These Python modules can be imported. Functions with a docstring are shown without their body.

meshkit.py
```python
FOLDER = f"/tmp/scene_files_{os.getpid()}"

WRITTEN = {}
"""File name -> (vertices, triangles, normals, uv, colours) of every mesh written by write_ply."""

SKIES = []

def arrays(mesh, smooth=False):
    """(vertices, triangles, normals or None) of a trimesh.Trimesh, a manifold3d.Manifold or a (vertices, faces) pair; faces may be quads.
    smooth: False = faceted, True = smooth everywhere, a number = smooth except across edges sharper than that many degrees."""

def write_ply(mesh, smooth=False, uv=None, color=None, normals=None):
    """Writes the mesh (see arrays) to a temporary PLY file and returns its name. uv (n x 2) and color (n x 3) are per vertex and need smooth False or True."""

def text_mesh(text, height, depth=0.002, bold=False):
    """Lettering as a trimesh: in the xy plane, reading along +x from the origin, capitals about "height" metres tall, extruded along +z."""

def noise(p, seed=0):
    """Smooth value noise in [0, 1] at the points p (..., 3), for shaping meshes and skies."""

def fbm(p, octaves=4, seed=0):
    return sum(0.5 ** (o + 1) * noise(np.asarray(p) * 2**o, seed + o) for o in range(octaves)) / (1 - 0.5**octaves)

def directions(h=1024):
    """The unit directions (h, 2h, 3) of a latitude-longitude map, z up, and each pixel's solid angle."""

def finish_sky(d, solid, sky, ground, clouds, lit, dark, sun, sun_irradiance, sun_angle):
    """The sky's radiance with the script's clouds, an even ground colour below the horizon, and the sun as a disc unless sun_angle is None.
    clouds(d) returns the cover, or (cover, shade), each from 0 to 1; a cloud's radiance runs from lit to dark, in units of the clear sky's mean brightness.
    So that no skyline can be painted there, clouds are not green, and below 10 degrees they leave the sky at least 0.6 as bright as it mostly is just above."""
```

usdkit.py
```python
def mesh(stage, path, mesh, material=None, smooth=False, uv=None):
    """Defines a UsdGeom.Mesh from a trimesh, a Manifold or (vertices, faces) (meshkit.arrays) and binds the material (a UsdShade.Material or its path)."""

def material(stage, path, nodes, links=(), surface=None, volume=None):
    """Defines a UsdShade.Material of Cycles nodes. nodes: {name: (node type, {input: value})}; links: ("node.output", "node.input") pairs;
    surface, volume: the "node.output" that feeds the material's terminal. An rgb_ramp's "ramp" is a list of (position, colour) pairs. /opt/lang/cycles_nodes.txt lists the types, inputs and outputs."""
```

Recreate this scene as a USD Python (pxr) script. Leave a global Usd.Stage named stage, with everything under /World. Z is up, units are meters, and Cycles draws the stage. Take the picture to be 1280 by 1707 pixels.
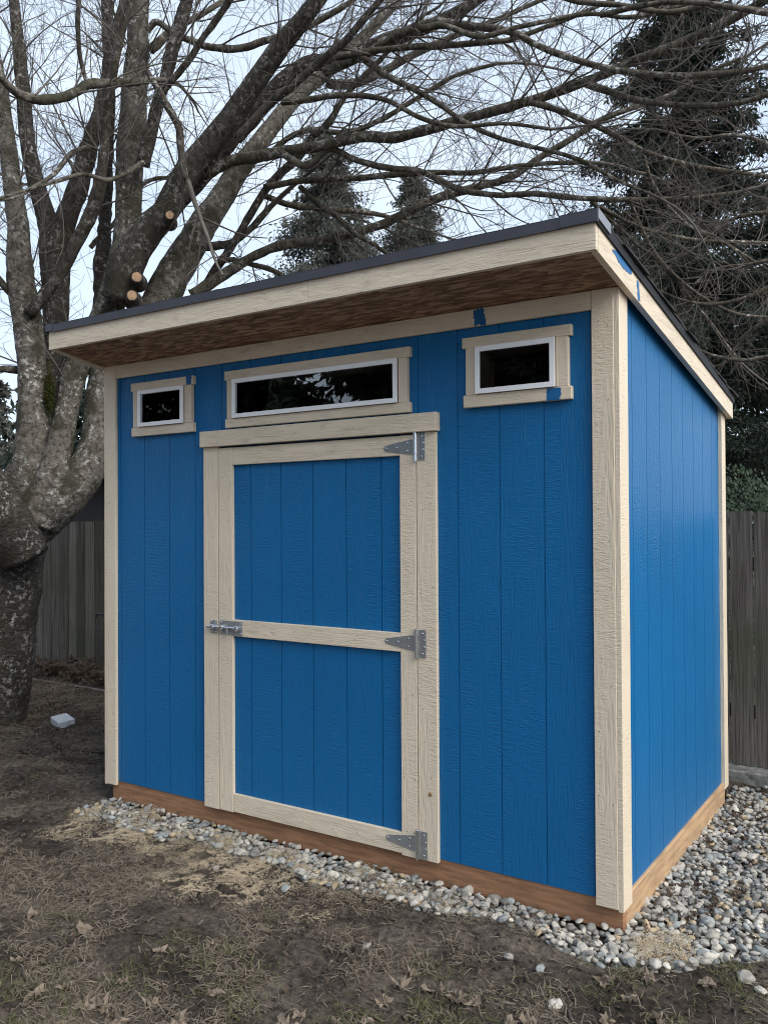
import math, random
import numpy as np, trimesh, usdkit, meshkit
from pxr import Usd, UsdGeom, UsdLux, UsdShade, Gf, Sdf, Vt
from shapely.geometry import Polygon, box as sbox, LineString
from shapely.ops import unary_union

random.seed(4); R = np.random.default_rng(11)
stage = Usd.Stage.CreateInMemory()
UsdGeom.SetStageUpAxis(stage, 'Z'); UsdGeom.SetStageMetersPerUnit(stage, 1.0)
stage.SetDefaultPrim(UsdGeom.Xform.Define(stage, '/World').GetPrim())
UsdGeom.Scope.Define(stage, '/World/Looks')
LK = '/World/Looks/'

# ------------------------------------------------------------------ camera
EYE = np.array([4.1161, -3.2948, 1.5643]); YAW, PITCH, ROLL, FPX = -0.58331, 0.010829, -0.0055200, 1429.5
def cam_axes():
    f = np.array([math.sin(YAW)*math.cos(PITCH), math.cos(YAW)*math.cos(PITCH), math.sin(PITCH)])
    r = np.array([math.cos(YAW), -math.sin(YAW), 0.0]); u = np.cross(r, f); c, s = math.cos(ROLL), math.sin(ROLL)
    return r*c + u*s, u*c - r*s, f
CR, CU, CF = cam_axes()
cam = UsdGeom.Camera.Define(stage, '/World/camera')
cam.CreateHorizontalApertureAttr(24.0); cam.CreateVerticalApertureAttr(32.0); cam.CreateFocalLengthAttr(24.0*FPX/1280)
m4 = Gf.Matrix4d(*[float(x) for x in (*CR, 0, *CU, 0, *(-CF), 0, *EYE, 1)])
cam.AddTransformOp().Set(m4); cam.CreateClippingRangeAttr(Gf.Vec2f(0.05, 2000))
cam.CreateExposureAttr(1.25)

# ------------------------------------------------------------------ sky and sun (bright overcast)
SUN_EL, SUN_AZ = math.radians(40), math.radians(98)          # rotation = atan2(x, y)
sd = np.array([math.sin(SUN_AZ)*math.cos(SUN_EL), math.cos(SUN_AZ)*math.cos(SUN_EL), math.sin(SUN_EL)])
usdkit.material(stage, LK+'sky_look', {
    'co': ('texture_coordinate', {}),
    'sky': ('sky_texture', {'sky_type': 'single_scattering', 'sun_disc': False, 'sun_elevation': SUN_EL, 'sun_rotation': SUN_AZ, 'aerosol_density': 2.0}),
    'map': ('mapping', {'scale': (1.0, 1.0, 2.4)}),
    'n': ('noise_texture', {'scale': 2.6, 'detail': 6.0, 'roughness': 0.55, 'distortion': 0.4}),
    'rp': ('rgb_ramp', {'ramp': [(0.34, (0.62, 0.62, 0.62)), (0.66, (0.97, 0.97, 0.97))]}),
    'mx': ('mix', {'color2': (3.85, 4.45, 5.25)}),
    'bg': ('background_shader', {'strength': 0.1})},
    [('co.generated', 'map.vector'), ('map.vector', 'n.vector'), ('n.fac', 'rp.fac'), ('rp.color', 'mx.fac'), ('sky.color', 'mx.color1'), ('mx.color', 'bg.color')], surface='bg.background')
dome = UsdLux.DomeLight.Define(stage, '/World/sky'); dome.CreateIntensityAttr(1.0)
UsdShade.MaterialBindingAPI.Apply(dome.GetPrim()).Bind(UsdShade.Material.Get(stage, LK+'sky_look'))
dome.GetPrim().SetCustomDataByKey('kind', 'structure')
sun = UsdLux.DistantLight.Define(stage, '/World/sun')
sun.CreateIntensityAttr(0.4); sun.CreateAngleAttr(45.0); sun.CreateNormalizeAttr(True); sun.CreateColorAttr(Gf.Vec3f(1.0, 0.97, 0.92))
zx = np.cross([0, 0, 1.0], sd); zx /= np.linalg.norm(zx); zy = np.cross(sd, zx)
sun.AddTransformOp().Set(Gf.Matrix4d(*[float(x) for x in (*zx, 0, *zy, 0, *sd, 0, 0, 0, 30, 1)]))

# ------------------------------------------------------------------ helpers
USED = {}
def path(name, parent=None):
    base = (str(parent.GetPath()) if parent is not None else '/World')
    k = base + '/' + name; n = USED.get(k, 0); USED[k] = n + 1
    return k if n == 0 else f'{k}_{n:03d}'
def tag(p, label=None, cat=None, group=None, kind=None):
    for k, v in (('label', label), ('category', cat), ('group', group), ('kind', kind)):
        if v: p.SetCustomDataByKey(k, v)
    return p
def obj(name, mesh, mat, parent=None, smooth=False, **cd):
    m = usdkit.mesh(stage, path(name, parent), mesh, LK+mat, smooth=smooth)
    return tag(m.GetPrim(), **cd)
def thing(name, loc=(0, 0, 0), rz=0.0, **cd):
    x = UsdGeom.Xform.Define(stage, path(name)); x.AddTranslateOp().Set(Gf.Vec3d(*map(float, loc)))
    if rz: x.AddRotateZOp().Set(math.degrees(rz))
    return tag(x.GetPrim(), **cd)
def dup(root, loc, rz=0.0, **cd):
    x = UsdGeom.Xform.Define(stage, path(root.GetName())); x.AddTranslateOp().Set(Gf.Vec3d(*map(float, loc)))
    if rz: x.AddRotateZOp().Set(math.degrees(rz))
    return x, tag(x.GetPrim(), **cd)
def cat(ms): return trimesh.util.concatenate([m if isinstance(m, trimesh.Trimesh) else trimesh.Trimesh(*m, process=False) for m in ms])
def bx(x0, x1, y0, y1, z0, z1, c=0.0):
    x0, x1 = sorted((x0, x1)); y0, y1 = sorted((y0, y1)); z0, z1 = sorted((z0, z1))
    if c <= 0:
        b = trimesh.creation.box([x1-x0, y1-y0, z1-z0]); b.apply_translation([(x0+x1)/2, (y0+y1)/2, (z0+z1)/2]); return b
    pts = []
    for a in (0, 1, 2):
        for sx in (0, 1):
            for sy in (0, 1):
                for sz in (0, 1):
                    s = (sx, sy, sz); lo = (x0, y0, z0); hi = (x1, y1, z1)
                    pts.append([(hi[k]-(0 if k == a else c)) if s[k] else (lo[k]+(0 if k == a else c)) for k in range(3)])
    return trimesh.convex.convex_hull(np.array(pts))
def hullpts(p): return trimesh.convex.convex_hull(np.array(p, float))
def ext_xz(poly, y0, y1):
    """extrude shapely polygon given in (x, z) along y from y0 to y1"""
    gs = [g for g in getattr(poly, 'geoms', [poly]) if g.area > 1e-6]
    out = []
    for g in gs:
        m = trimesh.creation.extrude_polygon(g, abs(y1-y0), engine='earcut')
        v = np.array(m.vertices); w = np.stack([v[:, 0], max(y0, y1) - v[:, 2], v[:, 1]], 1)
        out.append(trimesh.Trimesh(w, m.faces, process=False))
    return cat(out)
def ext_yz(poly, x0, x1):
    gs = [g for g in getattr(poly, 'geoms', [poly]) if g.area > 1e-6]
    out = []
    for g in gs:
        m = trimesh.creation.extrude_polygon(g, abs(x1-x0), engine='earcut')
        v = np.array(m.vertices); w = np.stack([min(x0, x1)+v[:, 2], v[:, 0], v[:, 1]], 1)
        out.append(trimesh.Trimesh(w, m.faces, process=False))
    return cat(out)
def at(px, py, depth): return EYE + depth*(CF + (px-640)/FPX*CR - (py-853.5)/FPX*CU)
def on(px, py, ax, val):
    d = CF + (px-640)/FPX*CR - (py-853.5)/FPX*CU; return EYE + (val-EYE[ax])/d[ax]*d
def spline(P, n):
    """Catmull-Rom resample of the rows of P (position and radius) to n points"""
    P = np.asarray(P, float); k = len(P)
    if k == 2: t = np.linspace(0, 1, n)[:, None]; return P[0]*(1-t)+P[1]*t
    Q = np.vstack([2*P[0]-P[1], P, 2*P[-1]-P[-2]]); u = np.linspace(0, k-1-1e-9, n); i = u.astype(int); t = (u-i)[:, None]
    a, b, c, d = Q[i], Q[i+1], Q[i+2], Q[i+3]
    return 0.5*((2*b)+(c-a)*t+(2*a-5*b+4*c-d)*t**2+(3*b-a-3*c+d)*t**3)
def tube(p, r, sides, cap=True):
    p = np.asarray(p, float); n = len(p); r = np.broadcast_to(np.asarray(r, float), (n,))
    t = np.gradient(p, axis=0); t /= np.linalg.norm(t, axis=1, keepdims=True)+1e-12
    ref = np.array([0, 0, 1.0]) if abs(t[0, 2]) < 0.9 else np.array([1.0, 0, 0])
    a = np.zeros_like(p); a[0] = np.cross(t[0], ref); a[0] /= np.linalg.norm(a[0])
    for i in range(1, n):
        v = a[i-1]-t[i]*(a[i-1]@t[i]); a[i] = v/(np.linalg.norm(v)+1e-12)
    b = np.cross(t, a); ang = np.arange(sides)*2*np.pi/sides
    v = p[:, None]+r[:, None, None]*(np.cos(ang)[None, :, None]*a[:, None]+np.sin(ang)[None, :, None]*b[:, None])
    i, j = np.meshgrid(np.arange(n-1), np.arange(sides), indexing='ij'); k = (j+1) % sides
    q = np.stack([i*sides+j, i*sides+k, (i+1)*sides+k, (i+1)*sides+j], -1).reshape(-1, 4)
    f = np.vstack([q[:, [0, 1, 2]], q[:, [0, 2, 3]]]); v = v.reshape(-1, 3)
    if cap:
        v = np.vstack([v, p[:1], p[-1:]]); m = n*sides; jj = np.arange(sides); kk = (jj+1) % sides
        f = np.vstack([f, np.stack([kk, jj, np.full(sides, m)], 1), np.stack([(n-1)*sides+jj, (n-1)*sides+kk, np.full(sides, m+1)], 1)])
    return v, f
class Soup:
    def __init__(s): s.v, s.f, s.n = [], [], 0
    def add(s, v, f): s.v.append(np.asarray(v)); s.f.append(np.asarray(f)+s.n); s.n += len(v)
    def mesh(s): return np.vstack(s.v), np.vstack(s.f)
def NZ(p, seed=0): return 2*meshkit.noise(p, seed)-1
def fbm(p, oct=3, seed=0):
    o = np.zeros(len(p)); a = 1.0
    for k in range(oct): o += a*NZ(np.asarray(p)*2.0**k, seed+k); a *= 0.5
    return o

# ------------------------------------------------------------------ materials
def mat(name, nodes, links, surface='p.BSDF'): return usdkit.material(stage, LK+name, nodes, links, surface=surface)
def simple(name, col, rough=0.6, metallic=0.0, var=0.0, scale=8.0, bump=0.0, spec=0.5, squash=(1, 1, 1)):
    lo = tuple(c*(1-var) for c in col); hi = tuple(min(1, c*(1+var)) for c in col)
    mat(name, {'g': ('geometry', {}), 'm': ('mapping', {'scale': squash}), 'n': ('noise_texture', {'scale': scale, 'detail': 5.0, 'roughness': 0.6}),
               'r': ('rgb_ramp', {'ramp': [(0.3, lo), (0.7, hi)]}), 'b': ('bump', {'strength': 1.0 if bump else 0.0, 'distance': max(bump, 1e-5)}),
               'p': ('principled_bsdf', {'roughness': rough, 'metallic': metallic, 'specular_ior_level': spec})},
        [('g.position', 'm.vector'), ('m.vector', 'n.vector'), ('n.fac', 'r.fac'), ('r.color', 'p.base_color'), ('n.fac', 'b.height'), ('b.normal', 'p.normal')])

def painted(name, col, along, rough, depth, pore=0.0, dist=1.9):
    """painted embossed wood-grain siding or trim; along: axis the grain runs along"""
    msc = (14, 14, 1.6) if along != 'x' else (3, 3, 22)
    if along == 'x': sc, sc2 = (5, 5, 110), (11, 11, 30)
    elif along == 'z': sc, sc2 = (28, 28, 120), (100, 100, 9)
    else: sc, sc2 = (26, 26, 135), (130, 130, 9)
    dark = tuple(c*(1-pore) for c in col)
    mat(name, {'g': ('geometry', {}), 'oi': ('object_info', {}), 'os': ('math', {'math_type': 'multiply', 'value2': 37.0}), 'gv': ('vector_math', {'math_type': 'add'}), 'mk0': ('mapping', {'scale': msc}), 'm': ('mapping', {'scale': sc}), 'm2': ('mapping', {'scale': sc2}),
        'n': ('noise_texture', {'scale': 1.0, 'detail': 3.0, 'roughness': 0.55, 'distortion': dist}),
        'n2': ('noise_texture', {'scale': 1.0, 'detail': 3.0, 'roughness': 0.5, 'distortion': 0.6}),
        'nl': ('noise_texture', {'scale': 1.0, 'detail': 3.0}),
        'mk': ('rgb_ramp', {'ramp': [(0.38, (0, 0, 0)), (0.62, (1, 1, 1))]}),
        'mx': ('mix', {}),
        'rp': ('rgb_ramp', {'ramp': [(0.3, dark), (0.46, col), (1.0, tuple(min(1, c*1.04) for c in col))]}),
        'big': ('noise_texture', {'scale': 1.7, 'detail': 3.0}), 'bigr': ('rgb_ramp', {'ramp': [(0.3, (0.93, 0.93, 0.93)), (0.7, (1.04, 1.04, 1.04))]}),
        'mul': ('mix', {'mix_type': 'multiply', 'fac': 1.0}),
        'b': ('bump', {'strength': 1.0, 'distance': depth}),
        'p': ('principled_bsdf', {'roughness': rough, 'specular_ior_level': 0.32})},
        [('oi.random', 'os.value1'), ('g.position', 'gv.vector1'), ('os.value', 'gv.vector2'), ('gv.vector', 'm.vector'), ('gv.vector', 'm2.vector'), ('gv.vector', 'mk0.vector'), ('mk0.vector', 'nl.vector'), ('m.vector', 'n.vector'), ('m2.vector', 'n2.vector'), ('nl.fac', 'mk.fac'),
         ('mk.color', 'mx.fac'), ('n.fac', 'mx.color1'), ('n2.fac', 'mx.color2'), ('mx.color', 'rp.fac'), ('g.position', 'big.vector'), ('big.fac', 'bigr.fac'),
         ('rp.color', 'mul.color1'), ('bigr.color', 'mul.color2'), ('mul.color', 'p.base_color'), ('mx.color', 'b.height'), ('b.normal', 'p.normal')])
BLUE = (0.0030, 0.115, 0.292); TAN = (0.66, 0.56, 0.425)
painted('blue_siding', BLUE, 'panel', 0.40, 0.0048, 0.08, 0.7)
painted('trim_across', TAN, 'x', 0.55, 0.0055, 0.20)
painted('trim_upright', TAN, 'z', 0.55, 0.005, 0.12, 0.9)
simple('blue_paint', (0.004, 0.10, 0.265), 0.45, var=0.15, scale=60)
simple('white_vinyl', (0.86, 0.86, 0.86), 0.35, var=0.02)
simple('galvanised', (0.42, 0.44, 0.46), 0.38, metallic=0.9, var=0.2, scale=90)
simple('bright_zinc', (0.62, 0.66, 0.70), 0.25, metallic=1.0, var=0.1, scale=60)
simple('dark_metal', (0.045, 0.046, 0.058), 0.42, var=0.15, scale=6)
simple('black_metal', (0.010, 0.010, 0.011), 0.6, spec=0.25)
simple('grey_flashing', (0.20, 0.21, 0.24), 0.40, var=0.1)
simple('black_steel', (0.012, 0.012, 0.014), 0.65)
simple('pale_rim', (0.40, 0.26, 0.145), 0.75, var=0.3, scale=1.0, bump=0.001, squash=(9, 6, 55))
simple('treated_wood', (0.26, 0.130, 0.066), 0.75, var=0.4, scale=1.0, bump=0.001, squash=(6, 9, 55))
simple('stud_wood', (0.12, 0.082, 0.055), 0.8, var=0.2, scale=10, squash=(4, 4, 1))
simple('cut_wood', (0.40, 0.25, 0.15), 0.85, var=0.45, scale=70)
simple('shingle', (0.022, 0.022, 0.024), 0.95, var=0.5, scale=220, bump=0.001)
simple('concrete', (0.17, 0.17, 0.155), 0.9, var=0.6, scale=22, bump=0.006)
simple('pale_paver', (0.44, 0.46, 0.48), 0.9, var=0.25, scale=60, bump=0.002)
simple('house_wall', (0.022, 0.019, 0.019), 0.8, var=0.2)
simple('house_fascia', (0.075, 0.055, 0.045), 0.7, var=0.2)
simple('house_roof', (0.45, 0.47, 0.5), 0.8, var=0.15, scale=5)
simple('stick_bark', (0.055, 0.042, 0.034), 0.9, var=0.5, scale=60)
simple('old_board', (0.12, 0.10, 0.085), 0.9, var=0.4, scale=14)
simple('sawdust', (0.62, 0.50, 0.34), 0.95, var=0.2, scale=300)
mat('osb', {'g': ('geometry', {}), 'm': ('mapping', {'scale': (16, 85, 16), 'rotation': (0, 0, 0.3)}), 'n0': ('noise_texture', {'scale': 2.5, 'detail': 2.0}), 'ad': ('vector_math', {'math_type': 'add'}), 'sc': ('vector_math', {'math_type': 'scale', 'scale': 3.0}),
    'v': ('voronoi_texture', {'scale': 1.0, 'randomness': 1.0}), 's': ('separate_color', {}), 'r': ('rgb_ramp', {'ramp': [(0.0, (0.11, 0.056, 0.032)), (0.5, (0.21, 0.118, 0.068)), (1.0, (0.40, 0.265, 0.165))]}),
    'b': ('bump', {'strength': 1.0, 'distance': 0.0015}), 'p': ('principled_bsdf', {'roughness': 0.8})},
    [('g.position', 'm.vector'), ('g.position', 'n0.vector'), ('n0.color', 'sc.vector1'), ('m.vector', 'ad.vector1'), ('sc.vector', 'ad.vector2'), ('ad.vector', 'v.vector'), ('v.color', 's.color'), ('s.r', 'r.fac'), ('r.color', 'p.base_color'), ('s.g', 'b.height'), ('b.normal', 'p.normal')])
mat('pane_glass', {'f': ('fresnel', {'IOR': 1.5}), 't': ('transparent_bsdf', {'color': (0.93, 0.95, 0.95)}), 'gl': ('glossy_bsdf', {'roughness': 0.0, 'color': (1, 1, 1)}), 'x': ('mix_closure', {})},
    [('f.fac', 'x.fac'), ('t.BSDF', 'x.closure1'), ('gl.BSDF', 'x.closure2')], surface='x.closure')
# bark: grey-brown, pale lichen patches, green moss, furrows
def bark(name, base, lichen, moss, furrow=0.012, sc=(34, 34, 14)):
    mat(name, {'g': ('geometry', {}), 'm': ('mapping', {'scale': sc}), 'n': ('noise_texture', {'scale': 1.0, 'detail': 6.0, 'roughness': 0.65, 'distortion': 0.6}),
        'nb': ('noise_texture', {'scale': 3.5, 'detail': 4.0, 'roughness': 0.6}), 'vl': ('noise_texture', {'scale': 26.0, 'detail': 4.0, 'roughness': 0.7}),
        'r': ('rgb_ramp', {'ramp': [(0.36, tuple(c*0.35 for c in base)), (0.48, base), (0.64, tuple(c*1.55 for c in base))]}),
        'rl': ('rgb_ramp', {'ramp': [(0.54, (0, 0, 0)), (0.59, (1, 1, 1))]}), 'rb': ('rgb_ramp', {'ramp': [(0.42, (0, 0, 0)), (0.62, (1, 1, 1))]}),
        'vd': ('voronoi_texture', {'scale': 30.0, 'detail': 1.0}), 'rv': ('rgb_ramp', {'ramp': [(0.16, (1, 1, 1)), (0.24, (0, 0, 0))]}), 'mxv': ('math', {'math_type': 'maximum'}), 'mm': ('math', {'math_type': 'multiply'}), 'ml': ('math', {'math_type': 'multiply', 'value2': lichen}), 'mxl': ('mix', {'color2': (0.42, 0.41, 0.37)}),
        'nm': ('noise_texture', {'scale': 5.0, 'detail': 5.0, 'roughness': 0.65}), 'rm': ('rgb_ramp', {'ramp': [(0.50, (0, 0, 0)), (0.60, (1, 1, 1))]}), 'mmo': ('math', {'math_type': 'multiply', 'value2': moss}), 'mxm': ('mix', {'color2': (0.032, 0.031, 0.017)}),
        'b': ('bump', {'strength': 1.0, 'distance': furrow}), 'p': ('principled_bsdf', {'roughness': 0.9, 'specular_ior_level': 0.25})},
        [('g.position', 'm.vector'), ('m.vector', 'n.vector'), ('g.position', 'nb.vector'), ('g.position', 'vl.vector'), ('n.fac', 'r.fac'), ('vl.fac', 'rl.fac'), ('nb.fac', 'rb.fac'), ('g.position', 'vd.vector'), ('vd.distance', 'rv.fac'), ('rl.color', 'mxv.value1'), ('rv.color', 'mxv.value2'), ('mxv.value', 'mm.value1'), ('rb.color', 'mm.value2'),
         ('mm.value', 'ml.value1'), ('ml.value', 'mxl.fac'), ('r.color', 'mxl.color1'), ('g.position', 'nm.vector'), ('nm.fac', 'rm.fac'), ('rm.color', 'mmo.value1'), ('mmo.value', 'mxm.fac'), ('mxl.color', 'mxm.color1'), ('mxm.color', 'p.base_color'),
         ('n.fac', 'b.height'), ('b.normal', 'p.normal')])
bark('bark_trunk', (0.050, 0.042, 0.036), 0.85, 0.6, 0.02, (24, 24, 46))
bark('bark_pale', (0.10, 0.088, 0.072), 1.0, 0.85, 0.015, (26, 26, 30))
bark('bark_dark', (0.050, 0.042, 0.035), 0.55, 0.6, 0.012)
bark('bark_branch', (0.085, 0.073, 0.056), 0.8, 0.7, 0.008)
simple('twig_bark', (0.10, 0.087, 0.072), 0.85, var=0.35, scale=7)
simple('conifer_bark', (0.05, 0.04, 0.034), 0.95, var=0.4, scale=20)
def foliage(name, lo, hi):
    mat(name, {'g': ('geometry', {}), 'r': ('rgb_ramp', {'ramp': [(0.0, lo), (1.0, hi)]}), 'd': ('principled_bsdf', {'roughness': 0.7, 'specular_ior_level': 0.2}), 't': ('translucent_bsdf', {}), 'x': ('mix_closure', {'fac': 0.35})},
        [('g.random_per_island', 'r.fac'), ('r.color', 'd.base_color'), ('r.color', 't.color'), ('d.BSDF', 'x.closure1'), ('t.BSDF', 'x.closure2')], surface='x.closure')
foliage('conifer_green', (0.034, 0.046, 0.034), (0.125, 0.14, 0.102))
foliage('conifer_far', (0.13, 0.138, 0.115), (0.30, 0.295, 0.24))
foliage('shrub_green', (0.07, 0.10, 0.06), (0.28, 0.33, 0.23))
foliage('moss_green', (0.05, 0.055, 0.010), (0.13, 0.14, 0.03))
foliage('grass_green', (0.12, 0.125, 0.055), (0.56, 0.50, 0.31))
foliage('straw', (0.24, 0.20, 0.15), (0.80, 0.71, 0.55))
foliage('dead_leaf', (0.12, 0.09, 0.068), (0.50, 0.41, 0.32))
foliage('leaf_pale', (0.28, 0.225, 0.17), (0.56, 0.47, 0.37))
foliage('shaving', (0.58, 0.48, 0.34), (0.84, 0.76, 0.60))
mat('fence_wood', {'g': ('geometry', {}), 'o': ('object_info', {}), 'm': ('mapping', {'scale': (70, 70, 2.2)}), 'n': ('noise_texture', {'scale': 1.0, 'detail': 5.0, 'roughness': 0.6, 'distortion': 0.5}), 'nb': ('noise_texture', {'scale': 1.6, 'detail': 3.0}),
    'r': ('rgb_ramp', {'ramp': [(0.28, (0.035, 0.031, 0.028)), (0.5, (0.12, 0.108, 0.097)), (0.75, (0.20, 0.185, 0.17))]}), 'rb': ('rgb_ramp', {'ramp': [(0.42, (0, 0, 0)), (0.68, (0.55, 0.55, 0.55))]}), 'mx': ('mix', {'color2': (0.065, 0.075, 0.042)}),
    'ro': ('rgb_ramp', {'ramp': [(0, (0.6, 0.58, 0.55)), (1, (1.35, 1.32, 1.28))]}), 'mu': ('mix', {'mix_type': 'multiply', 'fac': 1.0}), 'b': ('bump', {'strength': 1.0, 'distance': 0.004}), 'p': ('principled_bsdf', {'roughness': 0.9, 'specular_ior_level': 0.2})},
    [('g.position', 'm.vector'), ('m.vector', 'n.vector'), ('g.position', 'nb.vector'), ('n.fac', 'r.fac'), ('nb.fac', 'rb.fac'), ('rb.color', 'mx.fac'), ('r.color', 'mx.color1'), ('o.random', 'ro.fac'), ('mx.color', 'mu.color1'), ('ro.color', 'mu.color2'), ('mu.color', 'p.base_color'), ('n.fac', 'b.height'), ('b.normal', 'p.normal')])
mat('soil', {'g': ('geometry', {}), 'n': ('noise_texture', {'scale': 2.3, 'detail': 8.0, 'roughness': 0.62}), 'n2': ('noise_texture', {'scale': 30.0, 'detail': 8.0, 'roughness': 0.78}), 'n3': ('noise_texture', {'scale': 95.0, 'detail': 4.0, 'roughness': 0.7}),
    'r': ('rgb_ramp', {'ramp': [(0.34, (0.048, 0.039, 0.033)), (0.50, (0.102, 0.084, 0.069)), (0.66, (0.20, 0.17, 0.14))]}), 'r2': ('rgb_ramp', {'ramp': [(0.36, (0.35, 0.34, 0.33)), (0.5, (0.95, 0.94, 0.93)), (0.64, (1.7, 1.62, 1.5))]}),
    'mu': ('mix', {'mix_type': 'multiply', 'fac': 1.0}), 'ad': ('math', {'math_type': 'multiply_add', 'value2': 0.5}), 'b': ('bump', {'strength': 1.0, 'distance': 0.05}), 'p': ('principled_bsdf', {'roughness': 0.95, 'specular_ior_level': 0.15})},
    [('g.position', 'n.vector'), ('g.position', 'n2.vector'), ('g.position', 'n3.vector'), ('n.fac', 'r.fac'), ('n2.fac', 'r2.fac'), ('r.color', 'mu.color1'), ('r2.color', 'mu.color2'), ('mu.color', 'p.base_color'), ('n3.fac', 'ad.value1'), ('n2.fac', 'ad.value3'), ('ad.value', 'b.height'), ('b.normal', 'p.normal')])
def stone(name, col, var=0.35):
    mat(name, {'g': ('geometry', {}), 'o': ('object_info', {}), 'n': ('noise_texture', {'scale': 38.0, 'detail': 6.0, 'roughness': 0.7}), 'r': ('rgb_ramp', {'ramp': [(0.34, tuple(c*0.72 for c in col)), (0.5, col), (0.66, tuple(c*1.18 for c in col))]}),
        'ro': ('rgb_ramp', {'ramp': [(0, (1-var, 1-var, 1-var)), (1, (1+var, 1+var*0.97, 1+var*0.92))]}), 'mu': ('mix', {'mix_type': 'multiply', 'fac': 1.0}), 'p': ('principled_bsdf', {'roughness': 0.7, 'specular_ior_level': 0.35})},
        [('g.position', 'n.vector'), ('n.fac', 'r.fac'), ('o.random', 'ro.fac'), ('r.color', 'mu.color1'), ('ro.color', 'mu.color2'), ('mu.color', 'p.base_color')])
stone('stone_grey', (0.275, 0.262, 0.236), 0.45); stone('stone_blue', (0.235, 0.25, 0.248), 0.4); stone('stone_pale', (0.40, 0.375, 0.325), 0.3); stone('stone_tan', (0.33, 0.26, 0.17), 0.3)

# ------------------------------------------------------------------ ground: one sheet to the horizon
def ground_z(x, y):
    x = np.asarray(x, float); y = np.asarray(y, float); p = np.stack([x, y, np.zeros_like(x)], -1).reshape(-1, 3)
    h = (0.030*NZ(p*1.1, 3) + 0.020*NZ(p*3.7, 4) + 0.011*NZ(p*11, 5) + 0.006*NZ(p*29, 6)).reshape(x.shape) - 0.03
    near = np.clip(1-np.hypot(x-1, y)/14, 0, 1)
    bed = gravel_mask(x, y); h = h*np.where(near > 0, 0.25+0.75*near, 0.25)
    h = h*(1-bed) + bed*(-0.055+0.3*h)
    inside = (x > -0.05) & (x < 3.1) & (y > -0.03) & (y < 1.9)
    h = np.where(inside, -0.06, h)
    mound = np.clip((y-0.9)/1.3, 0, 1)**1.5*np.clip((-0.6-x)/0.8, 0, 1)*np.clip((3.2-y)/0.9, 0, 1)
    return h + 0.10*mound
def gravel_mask(x, y):
    """1 where the river-stone bed lies: a strip before the front wall and the yard beside the right wall"""
    w = 0.27+0.04*np.sin(x*4.1)+0.025*np.sin(x*11+1)
    front = np.clip((y+w)/0.05, 0, 1)*np.clip((0.06-y)/0.05, 0, 1)*np.clip((x-0.02)/0.08, 0, 1)*np.clip((3.16-x)/0.05, 0, 1)
    edge = -0.31+0.66*(x-3.08)+0.05*np.sin(x*9)
    right = np.clip((y-edge)/0.06, 0, 1)*np.clip((x-3.0)/0.05, 0, 1)*np.clip((2.13-y)/0.04, 0, 1)*np.clip((6.5-x)/0.3, 0, 1)
    return np.maximum(front, right)
gx = np.concatenate([-np.geomspace(300, 6, 26), np.arange(-5.9, 6.0, 0.04), np.geomspace(6, 300, 26)])
gy = np.concatenate([-np.geomspace(300, 4, 26), np.arange(-3.95, 4.0, 0.04), np.geomspace(4, 300, 26)])
X, Y = np.meshgrid(gx, gy, indexing='ij'); Z = ground_z(X, Y); nx, ny = X.shape
I, J = np.meshgrid(np.arange(nx-1), np.arange(ny-1), indexing='ij'); Q = np.stack([I*ny+J, (I+1)*ny+J, (I+1)*ny+J+1, I*ny+J+1], -1).reshape(-1, 4)
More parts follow.
